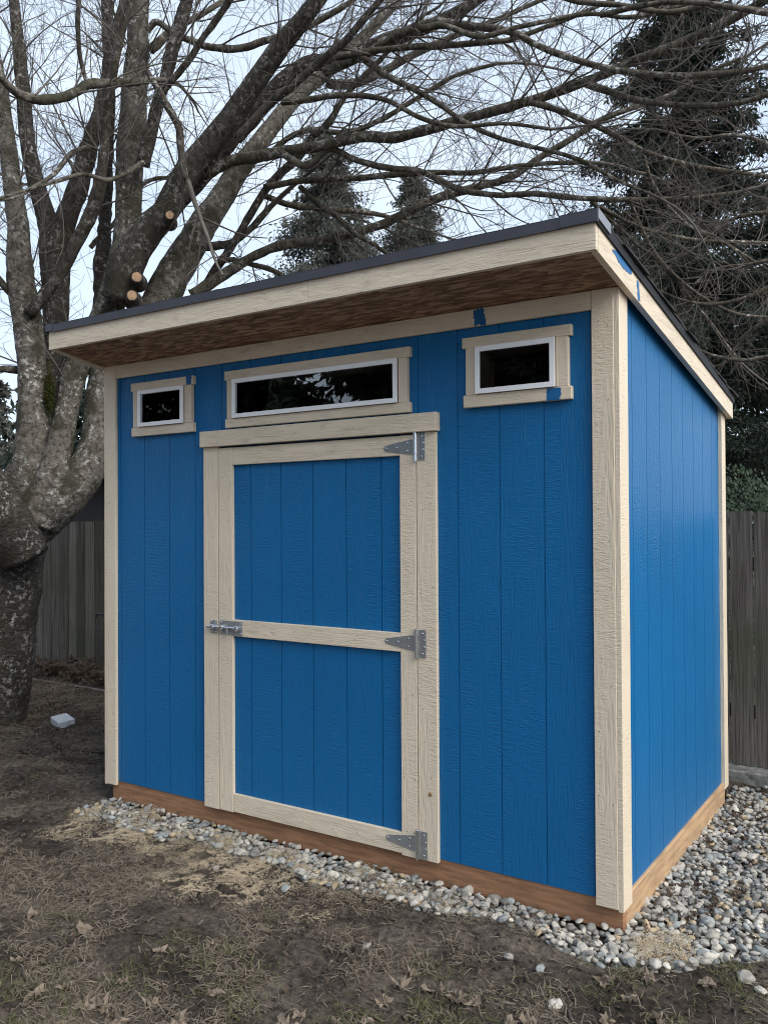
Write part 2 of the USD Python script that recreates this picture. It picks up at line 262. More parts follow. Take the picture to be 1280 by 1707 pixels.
obj('ground', (np.stack([X, Y, Z], -1).reshape(-1, 3), Q), 'soil', smooth=True, kind='structure')

# ------------------------------------------------------------------ the shed
W, D = 3.05, 1.853
SL = 0.1684
zt = lambda y: 2.63-SL*(y+0.363)
shed = thing('garden_shed', label='bright blue lean-to garden shed with beige trim and dark roof edge', cat='shed')
# floor skids and rim
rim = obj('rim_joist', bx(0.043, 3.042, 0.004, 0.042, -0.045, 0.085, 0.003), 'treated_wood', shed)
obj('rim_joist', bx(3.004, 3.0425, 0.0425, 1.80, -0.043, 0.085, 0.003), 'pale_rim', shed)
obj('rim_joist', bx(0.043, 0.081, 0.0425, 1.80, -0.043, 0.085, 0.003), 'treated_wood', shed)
obj('rim_joist', bx(0.0815, 3.0035, 1.76, 1.80, -0.043, 0.085, 0.003), 'treated_wood', shed)
obj('floor_deck', bx(0.05, 3.0, 0.046, 1.755, 0.06, 0.08), 'stud_wood', shed)
# openings in the front wall
WIN = {'a': ((0.241, 0.736), (2.052, 2.353), 0.055, 0.068), 'b': ((0.966, 2.100), (2.055, 2.350), 0.055, 0.062), 'c': ((2.367, 2.859), (2.051, 2.352), 0.055, 0.068)}
FRAME = {'a': (0.309, 0.668, 2.103, 2.306), 'b': (1.0285, 2.0375, 2.102, 2.302), 'c': (2.434, 2.792, 2.105, 2.305)}
holes = unary_union([sbox(x0+0.012, z0+0.012, x1-0.012, z1-0.012) for x0, x1, z0, z1 in FRAME.values()])
door_hole = sbox(0.905, -0.2, 2.135, 1.958)
ZS = 0.075
wall = Polygon([(0.021, ZS), (3.029, ZS), (3.029, 2.472), (0.021, 2.472)])
GX = [0.124+0.2005*k for k in range(15)]
e = [0.021]+GX+[3.029]
for a, b in zip(e[:-1], e[1:]):
    g = wall.intersection(sbox(a+0.0021, 0, b-0.0021, 3)).difference(holes).difference(door_hole)
    for g in getattr(g, 'geoms', [g]):
        if g.area < 1e-4: continue
        obj('siding_board', ext_xz(g, 0.0, 0.010), 'blue_siding', shed)
obj('siding_backing', ext_xz(wall.buffer(-0.0015).difference(holes).difference(door_hole), 0.0038, 0.016), 'blue_siding', shed)
# side walls
def side_wall(xf, s):
    """boards on the right (s=1) or left (s=-1) wall, outer face at xf"""
    top = lambda y: zt(y)-0.05
    ee = [0.012]+[0.204+0.2*k for k in range(8)]+[1.84]
    for a, b in zip(ee[:-1], ee[1:]):
        a2, b2 = a+0.0021, b-0.0021
        obj('siding_board', ext_yz(Polygon([(a2, ZS), (b2, ZS), (b2, top(b2)), (a2, top(a2))]), xf-s*0.010, xf), 'blue_siding', shed)
    obj('siding_backing', ext_yz(Polygon([(0.018, ZS+0.0015), (1.838, ZS+0.0015), (1.838, top(1.838)-0.002), (0.018, top(0.018)-0.002)]), xf-s*0.017, xf-s*0.0038), 'blue_siding', shed)
side_wall(3.030, 1); side_wall(0.020, -1)
ee = [0.03+0.2*k for k in range(15)]+[3.02]
for a, b in zip(ee[:-1], ee[1:]):
    obj('siding_board', bx(a+0.003, b-0.003, 1.8405, 1.850, ZS, zt(1.85)-0.06), 'blue_siding', shed)
obj('siding_backing', bx(0.032, 3.018, 1.832, 1.845, ZS+0.002, zt(1.85)-0.064), 'blue_siding', shed)
# corner trim
T0 = 0.052
obj('corner_trim', bx(2.940, 3.0300, -0.020, -0.001, T0, 2.474, 0.0025), 'trim_upright', shed)
obj('corner_trim', ext_yz(Polygon([(-0.0175, T0-0.006), (0.090, T0-0.006), (0.090, zt(0.09)-0.06), (-0.0175, zt(-0.0175)-0.0995)]), 3.0308, 3.0500), 'trim_upright', shed)
obj('corner_trim', bx(0.0200, 0.1000, -0.020, -0.001, T0, 2.474, 0.0025), 'trim_upright', shed)
obj('corner_trim', ext_yz(Polygon([(-0.0175, T0-0.004), (0.090, T0-0.004), (0.090, zt(0.09)-0.06), (-0.0175, zt(-0.0175)-0.0995)]), 0.0000, 0.0192), 'trim_upright', shed)
for s in (0, 1):
    x0, x1 = ((3.0308, 3.0500), (0.0, 0.0192))[s]
    obj('corner_trim', ext_yz(Polygon([(1.765, T0), (1.858, T0), (1.858, zt(1.858)-0.06), (1.765, zt(1.765)-0.06)]), x0, x1), 'trim_upright', shed)
fz0 = on(600, 561, 1, -0.018)[2]
obj('frieze_board', bx(0.1012, 2.9388, -0.0185, -0.001, 2.398, 2.4735, 0.002), 'trim_across', shed)
# roof: fascia, soffit, deck, drip edge, shingle courses
X0, X1 = -0.033, 3.083
def slab(x0, x1, y0, y1, d0, d1):
    """sheared box following the roof slope; d0,d1 are heights relative to the fascia's top"""
    return hullpts([(x, y, zt(y)+d) for x in (x0, x1) for y in (y0, y1) for d in (d0, d1)])
obj('fascia_board', hullpts([(x, y, z) for x in (X0+0.001, 1.790) for y in (-0.363, -0.338) for z in (2.523, 2.628)]), 'trim_across', shed)
obj('fascia_board', hullpts([(x, y, z) for x in (1.7915, X1-0.001) for y in (-0.363, -0.338) for z in (2.523, 2.628)]), 'trim_across', shed)
rk = obj('rake_board', slab(X1-0.025, X1, -0.3372, 1.905, -0.107, -0.002), 'trim_across', shed)
obj('rake_board', slab(X0, X0+0.025, -0.3372, 1.905, -0.107, -0.002), 'trim_across', shed)
obj('fascia_board', slab(X0+0.0255, X1-0.0255, 1.880, 1.904, -0.107, -0.002), 'trim_across', shed)
obj('soffit_panel', slab(X0+0.0256, 1.20, -0.3375, 0.003, -0.096, -0.085), 'osb', shed)
obj('soffit_panel', slab(1.203, X1-0.0256, -0.3375, 0.003, -0.096, -0.085), 'osb', shed)
for k in range(6):
    xx = 0.06+k*0.586
    obj('rafter', slab(xx, xx+0.038, 0.02, 1.82, -0.09, -0.012), 'stud_wood', shed)
obj('roof_deck', slab(X0-0.002, X1+0.002, -0.364, 1.906, 0.0005, 0.012), 'osb', shed)
def drip_front(x0, x1, out, up, dn, name='drip_edge', m='dark_metal'):
    a = hullpts([(x, y, z) for x in (x0, x1) for y in (-0.366-out, -0.3645) for z in (2.63-dn, 2.63+up)])
    b = slab(x0, x1, -0.366-out, -0.29, up-0.003, up)
    obj(name, cat([a, b]), m, shed)
drip_front(X0+0.04, X1-0.125, 0.008, 0.026, 0.014)
drip_front(X1-0.13, X1+0.012, 0.011, 0.030, 0.013)
drip_front(X0-0.012, X0+0.045, 0.011, 0.030, 0.008)
def drip_rake(x0, x1, xi, name='drip_edge'):
    a = slab(x0, x1, -0.368, 1.915, -0.016, 0.020)
    obj(name, a, 'black_metal', shed)
drip_rake(X1+0.0026, X1+0.008, X1-0.06); drip_rake(X0-0.008, X0-0.0026, X0+0.06)
obj('flashing_end', slab(X1+0.0085, X1+0.014, -0.372, -0.24, -0.004, 0.033), 'grey_flashing', shed)
yy = -0.36
nC = 17
for k in range(nC):
    y0 = -0.366+k*(2.29/nC); y1 = y0+2.29/nC+0.035; o1 = R.uniform(0.006, 0.026); o0 = R.uniform(0.008, 0.018)
    v = [(x, y, zt(y)+d) for x in (X0-o0, X1+o1) for y, ds in ((y0+R.uniform(-.01, .01), (0.022, 0.026)), (y1, (0.026, 0.034+R.uniform(0, 0.012)))) for d in ds]
    obj('shingle_course', hullpts(v), 'shingle', shed)
# windows
WL = {'a': 'small left window with a blue smear on its head casing', 'b': 'wide transom window above the door', 'c': 'small right window with a blue smear on its sill'}
for key in 'abc':
    x0, x1, z0, z1 = FRAME[key]; (cx0, cx1), (cz0, cz1), hh, sh = WIN[key]
    ring = sbox(x0, z0, x1, z1).difference(sbox(x0+0.021, z0+0.021, x1-0.021, z1-0.021))
    win = obj('window', ext_xz(ring, -0.038, -0.0285), 'white_vinyl', shed, label=WL[key])
    obj('pane', bx(x0+0.0202, x1-0.0202, -0.0345, -0.0315, z0+0.0202, z1-0.0202), 'pane_glass', win)
    jam = sbox(x0, z0, x1, z1).difference(sbox(x0+0.0225, z0+0.0225, x1-0.0225, z1-0.0225))
    obj('jamb', ext_xz(jam, -0.0280, 0.105), 'stud_wood', win)
    hd = obj('casing', bx(cx0, cx1, -0.0265, -0.0008, z1+0.0015, cz1, 0.002), 'trim_across', win)
    sl = obj('casing', bx(cx0+0.004, cx1, -0.0262, -0.0008, cz0, z0-0.0015, 0.002), 'trim_across', win)
    obj('casing', bx(cx0+0.016, x0-0.0015, -0.0250, -0.0008, z0-0.0008, z1+0.0008, 0.0015), 'trim_upright', win)
    obj('casing', bx(x1+0.0015, cx1-0.014, -0.0250, -0.0008, z0-0.0008, z1+0.0008, 0.0015), 'trim_upright', win)
# blue smears of wall paint on the trim
def smear(pts, fn, parent, off, seed, n=40):
    """irregular thin patch; pts polygon in the face's own two coordinates"""
    pg = Polygon(pts); L = pg.exterior.length; rr = np.random.default_rng(seed); ring = [pg.exterior.interpolate(L*i/n) for i in range(n)]
    q = Polygon([(p.x+rr.normal(0, 0.0022), p.y+rr.normal(0, 0.0022)) for p in ring]).buffer(0)
    m = trimesh.creation.extrude_polygon(max(getattr(q, 'geoms', [q]), key=lambda g: g.area), off, engine='earcut')
    obj('paint_smear', (fn(np.array(m.vertices)), m.faces), 'blue_paint', parent)
front = lambda yface: (lambda v: np.stack([v[:, 0], yface-v[:, 2], v[:, 1]], 1))
a, b = on(911, 668, 1, -0.027), on(935, 645, 1, -0.027)
smear([(a[0], 2.0505), (b[0]-0.004, 2.0505), (b[0], 2.101), (a[0]+0.002, 2.101)], front(-0.0263), shed, 0.0012, 1)
a, b = on(306, 640, 1, -0.027), on(318, 626, 1, -0.027)
smear([(0.688, 2.3075), (0.722, 2.3075), (0.727, 2.354), (0.683, 2.354)], front(-0.0266), shed, 0.0012, 2)
a, b = on(790, 528, 1, -0.019), on(806, 511, 1, -0.019)
smear([(a[0], 2.402), (b[0]+0.012, 2.397), (b[0], 2.47), (a[0], 2.47)], front(-0.0186), shed, 0.0012, 3)
sidef = lambda v: np.stack([X1+v[:, 2], v[:, 0], v[:, 1]+zt(v[:, 0])], 1)
def rake_at(px, py): p = on(px, py, 0, X1); return (p[1], p[2]-zt(p[1]))
smear([rake_at(*q) for q in ((1020, 415), (1030, 420), (1043, 436), (1053, 450), (1052, 458), (1040, 450), (1030, 436))], sidef, shed, 0.0011, 4)
smear([rake_at(*q) for q in ((1061, 466), (1064, 470), (1067, 503), (1063, 500), (1062, 485))], sidef, shed, 0.0011, 5, 24)
# door
d0, d1, d1a, d2a, d2, d3 = 0.806, 0.914, 1.013, 2.041, 2.126, 2.229
obj('door_casing', bx(d0, d1-0.003, -0.020, -0.0008, 0.061, 1.9600, 0.002), 'trim_upright', shed)
obj('door_casing', bx(d2+0.004, d3, -0.020, -0.0008, 0.061, 1.9600, 0.002), 'trim_upright', shed)
obj('door_header', bx(d0-0.008, d3+0.012, -0.040, -0.0008, 1.9615, 2.0440, 0.002), 'trim_across', shed)
door = obj('door', bx(d1+0.004, d2-0.002, 0.006, 0.030, 0.066, 1.951), 'blue_siding', shed, label='beige framed blue plank door')
de = [d1+0.004]+[g for g in GX if d1 < g < d2]+[d2-0.002]
for a, b in zip(de[:-1], de[1:]):
    obj('siding_board', bx(a+0.0021, b-0.0021, -0.001, 0.0085, 0.067, 1.950), 'blue_siding', door)
obj('stile', bx(d1+0.002, d1a, -0.0205, -0.0015, 0.064, 1.9520, 0.002), 'trim_upright', door)
obj('stile', bx(d2a, d2, -0.0205, -0.0015, 0.060, 1.9520, 0.002), 'trim_upright', door)
obj('rail', bx(d1a+0.0008, d2a-0.0008, -0.0200, -0.0015, 1.861, 1.9510, 0.002), 'trim_across', door)
obj('rail', bx(d1a+0.0008, d2a-0.0008, -0.0200, -0.0015, 0.974, 1.0590, 0.002), 'trim_across', door)
obj('rail', bx(d1a+0.0008, d2a-0.0008, -0.0200, -0.0015, 0.068, 0.1610, 0.002), 'trim_across', door)
# T hinges
def disc(x, y, z, r, h=0.002): 
    c = trimesh.creation.icosphere(1, r); c.apply_scale([1, 0.45, 1]); c.apply_translation([x, y, z]); return c
for zc in (1.897, 1.019, 0.126):
    xh = 2.129; yf = -0.0205
    strap = Polygon([(xh-0.012, zc+0.034), (xh-0.03, zc+0.034), (xh-0.158, zc+0.013), (xh-0.168, zc+0.009), (xh-0.171, zc), (xh-0.168, zc-0.009), (xh-0.158, zc-0.013), (xh-0.03, zc-0.034), (xh-0.012, zc-0.034)])
    hg = obj('hinge', ext_xz(strap, yf-0.0028, yf-0.0002), 'galvanised', shed)
    obj('hinge_leaf', bx(xh+0.010, xh+0.047, yf-0.0028, yf-0.0003, zc-0.062, zc+0.062, 0.0007), 'galvanised', hg)
    ks = []
    for z0, z1 in ((-0.064, -0.034), (-0.0325, 0.0325), (0.034, 0.064)):
        c = trimesh.creation.cylinder(0.0085, z1-z0, sections=14); c.apply_translation([xh-0.001, yf-0.007, zc+(z0+z1)/2]); ks.append(c)
    p = trimesh.creation.cylinder(0.0045, 0.136, sections=10); p.apply_translation([xh-0.001, yf-0.007, zc]); ks.append(p)
    obj('hinge_barrel', cat(ks), 'bright_zinc', hg, smooth=40)
    for sx, sz in ((-0.160, 0), (-0.10, 0.0), (-0.045, 0.018), (-0.045, -0.018), (0.03, 0.045), (0.038, 0.015), (0.038, -0.015), (0.03, -0.045)):
        obj('screw', disc(xh+sx, yf-0.0032, zc+sz, 0.0052), 'bright_zinc', hg, smooth=True)
# slide bolt
zb, yf = 1.0155, -0.0208
bolt = obj('slide_bolt', cat([bx(0.925, 1.082, yf-0.0025, yf-0.0002, zb-0.036, zb+0.036, 0.0007), bx(0.858, 0.905, yf-0.0025, yf+0.0003, zb-0.034, zb+0.034, 0.0007)]), 'galvanised', shed)
rod = trimesh.creation.cylinder(0.0075, 0.225, sections=14); rod.apply_transform(trimesh.transformations.rotation_matrix(math.pi/2, [0, 1, 0])); rod.apply_translation([0.955, yf-0.012, zb])
knob = trimesh.creation.cylinder(0.0055, 0.030, sections=10); knob.apply_translation([0.99, yf-0.016, zb-0.018])
obj('bolt_rod', cat([rod, knob]), 'bright_zinc', bolt, smooth=40)
for x in (0.873, 0.940, 1.045): obj('bolt_guide', bx(x, x+0.016, yf-0.022, yf-0.002, zb-0.014, zb+0.014, 0.003), 'bright_zinc', bolt)
for sx in (0.866, 0.897, 0.935, 1.073):
    for sz in (-0.027, 0.027): obj('screw', disc(sx, yf-0.0030, zb+sz, 0.005), 'bright_zinc', bolt, smooth=True)
# nail heads and the dark knot on the casing
nl = []
for x, z0, z1, y in ((0.86, 0.1, 1.95, -0.02), (0.965, 0.1, 1.9, -0.0205), (2.083, 0.1, 1.9, -0.0205), (2.18, 0.1, 1.95, -0.02), (2.985, 0.1, 2.45, -0.02), (0.06, 0.1, 2.45, -0.02)):
    for z in np.arange(z0, z1, 0.37):
        for s in (-1, 1): nl.append(disc(x+s*R.uniform(0.012, 0.034), y, z+R.uniform(-0.12, 0.12), 0.0022))
for z, xa, xb, y in ((1.012, 1.03, 2.03, -0.02), (0.11, 1.03, 2.03, -0.02), (1.91, 1.03, 2.03, -0.02), (2.0, 0.83, 2.22, -0.04), (2.435, 0.15, 2.9, -0.0185)):
    for x in np.arange(xa, xb, 0.2): nl.append(disc(x+R.uniform(-0.05, 0.05), y, z+R.uniform(-0.02, 0.02), 0.0022))
obj('nail_heads', cat(nl), 'stick_bark', shed, kind='stuff')
kp = on(717, 1325, 1, -0.02); obj('wood_knot', disc(kp[0], -0.0198, kp[2], 0.010), 'treated_wood', shed)

# ------------------------------------------------------------------ fence, kerb, neighbour's outbuilding
fence = thing('wooden_fence', (0, 0, 0), label='weathered grey plank privacy fence running behind the shed', cat='fence')
x = -9.0; k = 0
while x < 8.5:
    w = R.uniform(0.135, 0.15); zt0 = 1.575+0.016*(x+3.4)/3+R.normal(0, 0.008); tw = R.normal(0, 0.004); pd = R.uniform(-0.006, 0.004)
    zb0 = 0.07 if x > 0 else 0.02
    obj('fence_board', hullpts([(xx, y+s, z) for xx, s in ((x, tw+pd), (x+w-0.010, -tw+pd)) for y in (2.270, 2.289) for z in (zb0, zt0 - (0.0 if abs(xx-x-w/2) < w else 0.01))]), 'fence_wood', fence)
    x += w; k += 1
for z in (0.35, 1.25): obj('fence_rail', bx(-9, 8.5, 2.296, 2.334, z, z+0.085), 'fence_wood', fence)
obj('concrete_kerb', hullpts([(xx, y, z) for xx in (2.4, 8.5) for y, z in ((2.14, -0.2), (2.14, 0.055), (2.155, 0.065), (2.33, 0.065), (2.33, -0.2))]), 'concrete', label='rough concrete footing kerb under the fence right of the shed', cat='kerb')
hs = thing('neighbour_outbuilding', (0, 0, 0), label='dark low outbuilding with pale roof behind the left fence', cat='outbuilding')
obj('wall', bx(-13.5, -1.5, 5.0, 9.0, -0.2, 2.28), 'house_wall', hs)
obj('roof', hullpts([(xx, y, z) for xx in (-14, -1) for y, z in ((4.6, 2.32), (9.4, 2.32), (4.6, 2.38), (7.0, 2.66), (9.4, 2.38))]), 'house_roof', hs)
obj('eaves_board', bx(-14, -1, 4.57, 4.596, 2.22, 2.36), 'house_fascia', hs)

# ------------------------------------------------------------------ the bare maple
tree = thing('maple_tree', tuple(at(-8, 1195, 6.9)*np.array([1, 1, 0])), label='large bare maple with many lichen-spotted limbs beside the shed', cat='tree')
TO = np.array([*at(-8, 1195, 6.9)[:2], 0.0])
def limb(pts, ds, name, m, sides=14, step=0.05, rough=0.10):
    """pts: rows of picture x, y and half-width; ds: distance at the first and last row"""
    n = len(pts); cum = np.r_[0, np.cumsum([math.hypot(pts[i+1][0]-pts[i][0], pts[i+1][1]-pts[i][1]) for i in range(n-1)])]; cum /= cum[-1]
    dd = np.interp(cum, np.linspace(0, 1, len(ds)), ds)
    P = np.array([[*at(p[0], p[1], d), p[2]*d/FPX*(0.9 if p[1] < 560 else 1.0)] for p, d in zip(pts, dd)])
    L = np.linalg.norm(np.diff(P[:, :3], axis=0), axis=1).sum(); k = max(6, int(L/step))
    S = spline(P, k); S[:, 3] = np.maximum(S[:, 3], 0.004)
    c = S[:, :3]+0.12*S[:, 3:4]*np.stack([fbm(S[:, :3]*2.5, 2, s) for s in (1, 2, 3)], 1)
    v, f = tube(c, S[:, 3], sides)
    ctr = np.vstack([np.repeat(c, sides, 0), c[:1], c[-1:]]); rr = np.r_[np.repeat(S[:, 3], sides), S[0, 3], S[-1, 3]]
    d = v-ctr; nn = (0.45 if sides >= 14 else 1.3)*fbm(v*9, 3, 7)+(0.5 if sides >= 14 else 1.5)*fbm(v*30, 2, 9)
    v = v+d*(rough*nn)[:, None]
    obj(name, (v-TO, f), m, tree, smooth=True)
    return c, S[:, 3]
MAIN = []
def L(pts, ds, name='branch', m='bark_branch', sides=9, twig=1.0, rough=0.08):
    c, r = limb(pts, ds, name, m, sides, rough=rough); MAIN.append((c, r, twig)); return c, r
L([(-22, 1235, 72), (-14, 1190, 60), (-6, 1120, 55), (2, 1030, 58), (14, 950, 59), (22, 890, 55), (36, 835, 50), (50, 785, 36)], (6.9, 6.95), 'trunk', 'bark_trunk', 26, 0)
L([(14, 915, 36), (42, 886, 40), (74, 858, 39), (106, 826, 37), (134, 795, 33), (152, 760, 28), (161, 720, 24), (165, 660, 22), (186, 595, 26), (255, 520, 33), (292, 450, 31), (330, 390, 27), (370, 325, 22), (405, 275, 19), (450, 215, 16), (500, 155, 14), (560, 105, 12), (640, 25, 9), (700, -60, 7)], (6.8, 7.2, 8.2), 'limb', 'bark_pale', 20)
L([(45, 930, 40), (15, 885, 44), (-15, 840, 44), (-40, 790, 38), (-90, 740, 34), (-170, 650, 28)], (6.7, 6.0), 'limb', 'bark_trunk', 16, 0.4)
L([(45, 880, 44), (52, 800, 36), (55, 740, 30), (57, 680, 27), (53, 610, 23), (48, 560, 24), (36, 470, 25), (32, 390, 20), (22, 310, 17), (10, 220, 15), (-4, 130, 13), (-20, 20, 10), (-35, -80, 7)], (6.9, 7.0, 7.3), 'limb', 'bark_pale', 16)
L([(74, 790, 26), (80, 690, 17), (89, 610, 16), (93, 550, 22), (94, 480, 25), (92, 415, 27), (80, 370, 19), (62, 315, 16), (47, 240, 14), (38, 150, 13), (30, 60, 11), (16, -50, 8)], (7.15, 7.3), 'limb', 'bark_trunk', 14)
L([(92, 430, 25), (108, 370, 20), (130, 310, 18), (150, 240, 16), (172, 170, 14), (186, 90, 12), (205, 10, 10), (225, -70, 8)], (7.2, 6.9), 'limb', 'bark_dark', 12)
L([(48, 520, 12), (75, 490, 11), (100, 460, 10), (130, 400, 12), (158, 340, 13), (172, 270, 10), (180, 180, 8), (196, 80, 8), (212, 20, 6), (230, -50, 5)], (6.85, 6.4), 'branch', 'bark_dark', 10)
L([(56, 880, 36), (80, 815, 29), (98, 745, 22), (112, 680, 19), (124, 625, 20), (146, 580, 21), (182, 510, 26), (205, 440, 29), (213, 360, 24), (216, 280, 25), (222, 190, 24), (228, 100, 21), (232, 30, 18), (238, -70, 14)], (6.8, 7.1, 7.4), 'limb', 'bark_pale', 18)
L([(170, 530, 17), (172, 440, 16), (174, 380, 12), (178, 300, 11), (182, 150, 10), (180, 40, 11), (176, -50, 9)], (7.35, 7.5), 'limb', 'bark_trunk', 10)
L([(196, 500, 28), (215, 440, 31), (245, 390, 27), (275, 350, 24), (305, 295, 24), (345, 245, 22), (390, 190, 21), (430, 128, 19), (468, 75, 18), (505, 30, 16), (545, -25, 14), (580, -80, 11)], (6.85, 6.5, 5.9), 'limb', 'bark_dark', 18)
L([(268, 372, 15), (300, 335, 15), (345, 285, 16), (385, 230, 17), (425, 185, 16), (470, 135, 15), (515, 105, 15), (570, 100, 14), (640, 68, 14), (700, 48, 12), (760, 22, 11), (830, -25, 9), (900, -70, 7)], (6.9, 6.6, 6.0), 'limb', 'bark_trunk', 14)
L([(345, 290, 10), (385, 268, 11), (430, 260, 11), (480, 252, 11), (540, 242, 10), (600, 228, 10), (650, 228, 10), (700, 218, 9.5), (760, 202, 9), (830, 182, 9), (890, 165, 8.5), (940, 148, 8.5), (1000, 126, 8.5), (1060, 100, 8.5), (1120, 78, 9), (1180, 50, 8), (1230, 25, 8), (1300, -15, 7), (1380, -60, 6)], (6.7, 6.0, 5.0), 'branch', 'bark_branch', 10)
L([(320, 492, 12), (370, 460, 10), (420, 428, 9), (470, 408, 9), (530, 400, 9), (590, 388, 8.5), (640, 372, 8.5), (690, 348, 8), (740, 326, 8), (800, 310, 7.5), (850, 295, 7), (900, 262, 6.5), (950, 232, 6), (1000, 200, 6), (1050, 180, 4.5), (1110, 160, 4), (1180, 120, 3.5), (1250, 90, 3)], (7.1, 6.9, 6.4), 'branch', 'bark_branch', 10)
L([(540, 120, 9), (600, 95, 8), (660, 60, 8), (720, 36, 7.5), (780, 42, 7), (850, 52, 6.5), (890, 72, 6), (940, 92, 6), (1000, 110, 6), (1060, 121, 6), (1120, 125, 6), (1190, 123, 6), (1240, 118, 5.5), (1300, 104, 5)], (6.3, 5.5, 5.0), 'branch', 'bark_branch', 8)
L([(560, 70, 8), (610, 100, 7), (650, 128, 6), (690, 148, 5.5), (730, 172, 5), (770, 200, 5), (820, 225, 4.5), (870, 240, 4.5), (920, 252, 4), (970, 268, 4), (1030, 300, 3.5), (1100, 330, 3)], (6.2, 5.4), 'branch', 'bark_branch', 8)
L([(975, 138, 7), (1010, 150, 6.5), (1055, 165, 6.5), (1110, 173, 6), (1170, 175, 6), (1220, 172, 6), (1260, 163, 5.5), (1320, 140, 5)], (5.5, 5.0), 'branch', 'bark_branch', 8)
L([(880, 168, 6), (930, 182, 5.5), (985, 205, 5.5), (1040, 232, 5.5), (1075, 252, 5.5), (1130, 270, 5), (1190, 282, 5), (1250, 290, 4.5), (1320, 300, 4)], (5.7, 5.6), 'branch', 'bark_branch', 8)
L([(470, 255, 8), (510, 275, 7), (550, 248, 6), (590, 265, 6), (640, 278, 6), (700, 285, 6), (735, 302, 6), (770, 316, 6), (830, 325, 5.5), (890, 322, 5.5), (950, 328, 5.5), (1010, 332, 5.5), (1080, 332, 5), (1150, 330, 5), (1230, 320, 4)], (6.5, 6.3, 6.0), 'branch', 'bark_branch', 8)
L([(440, 312, 7), (490, 302, 6), (540, 298, 6.5), (600, 296, 6), (660, 290, 6), (720, 287, 5.5), (790, 287, 5), (850, 278, 5), (910, 272, 4.5), (980, 270, 4)], (6.9, 6.5), 'branch', 'bark_branch', 8)
L([(560, 95, 7), (620, 84, 6.5), (680, 78, 6), (740, 75, 6), (800, 70, 5.5), (850, 65, 5), (900, 48, 4.5), (960, 25, 4), (1040, -10, 3)], (6.1, 5.6), 'branch', 'bark_branch', 8)
L([(700, 48, 7), (740, 42, 6), (800, 60, 5), (860, 45, 4.5), (930, 30, 4.5), (985, 22, 4), (1050, 28, 4), (1130, 10, 3.5), (1220, -10, 3)], (5.6, 5.2), 'branch', 'bark_branch', 8)
L([(1000, 25, 5), (1060, 10, 5), (1120, 2, 5), (1180, 5, 5), (1240, 15, 5), (1300, 25, 5)], (5.0, 4.6), 'branch', 'bark_branch', 8, 0.7)
L([(900, -20, 5), (960, 0, 5), (1040, 8, 5), (1110, 20, 5), (1180, 8, 5), (1260, 16, 5), (1320, 26, 4)], (5.2, 4.8), 'branch', 'bark_branch', 8, 0.6)
# lower left and centre secondary limbs
L([(-20, 110, 6), (0, 128, 7), (30, 155, 8), (65, 166, 9), (100, 163, 9), (128, 152, 9), (148, 140, 9), (180, 138, 8), (214, 137, 8), (245, 134, 6)], (5.6, 6.6), 'branch', 'bark_pale', 9, 0.6)
L([(145, 140, 4), (134, 95, 4), (130, 50, 4.5), (131, 0, 5), (133, -40, 4)], (6.4, 6.2), 'branch', 'bark_dark', 8, 0.6)
L([(245, 118, 5), (258, 140, 6), (275, 170, 7), (290, 195, 7), (300, 218, 7), (302, 250, 7), (306, 285, 7), (312, 300, 6)], (6.4, 6.25), 'branch', 'bark_dark', 8, 0.6)
L([(238, 275, 13), (255, 205, 11), (272, 140, 11), (285, 90, 12), (298, 45, 13), (312, 0, 12), (325, -60, 9)], (7.0, 6.8), 'limb', 'bark_trunk', 12)
L([(275, 148, 6), (300, 118, 6), (318, 95, 6), (335, 68, 6), (355, 40, 6), (385, -5, 6), (410, -50, 5)], (6.8, 6.5), 'branch', 'bark_dark', 8)
L([(245, 50, 6), (262, 35, 6), (290, 55, 6), (320, 68, 6.5), (350, 78, 7), (400, 80, 7), (440, 68, 6.5), (485, 55, 6), (520, 40, 6), (580, 5, 5), (620, -30, 4)], (7.0, 6.6), 'branch', 'bark_branch', 8)
L([(250, 82, 9), (262, 72, 9), (280, 55, 8), (305, 40, 6), (350, 15, 5), (400, -20, 4)], (7.2, 7.4), 'branch', 'bark_branch', 8)
L([(395, 232, 9), (420, 205, 9), (452, 170, 8), (490, 140, 7.5), (535, 100, 7), (580, 62, 7), (620, 15, 6), (660, -30, 5)], (6.2, 5.7), 'branch', 'bark_dark', 8)
L([(545, 138, 9), (580, 140, 9), (620, 128, 8), (680, 95, 7), (750, 62, 6), (820, 35, 5), (900, 0, 4)], (7.8, 7.4), 'branch', 'bark_branch', 8)
L([(345, 470, 8), (365, 440, 8), (385, 412, 7), (415, 360, 7), (445, 312, 7), (470, 285, 7.5), (497, 262, 8), (520, 228, 7), (548, 205, 6), (575, 160, 5), (625, 108, 5), (670, 60, 4)], (7.3, 6.9), 'branch', 'bark_dark', 8)
L([(365, 435, 5), (390, 432, 5), (420, 440, 5), (450, 448, 5), (475, 462, 4)], (7.2, 7.0), 'branch', 'bark_branch', 7, 0.6)
L([(335, 412, 9), (360, 410, 8), (390, 402, 7), (420, 378, 6), (450, 345, 6)], (7.4, 7.2), 'branch', 'bark_branch', 8)
L([(440, 325, 6), (480, 340, 6), (520, 345, 6), (560, 350, 5.5), (600, 352, 5), (650, 362, 4), (700, 380, 3)], (7.3, 7.6), 'branch', 'bark_branch', 8)
L([(500, 310, 5), (530, 340, 5.5), (560, 360, 5.5), (590, 388, 5), (620, 405, 4), (650, 425, 3.5)], (6.9, 6.9), 'branch', 'bark_branch', 7)
L([(395, 270, 7), (440, 262, 6), (480, 230, 5.5), (520, 215, 5.5), (580, 220, 5), (640, 196, 5), (700, 160, 4.5), (760, 125, 4), (830, 105, 3.5)], (7.8, 7.2), 'branch', 'bark_branch', 7)
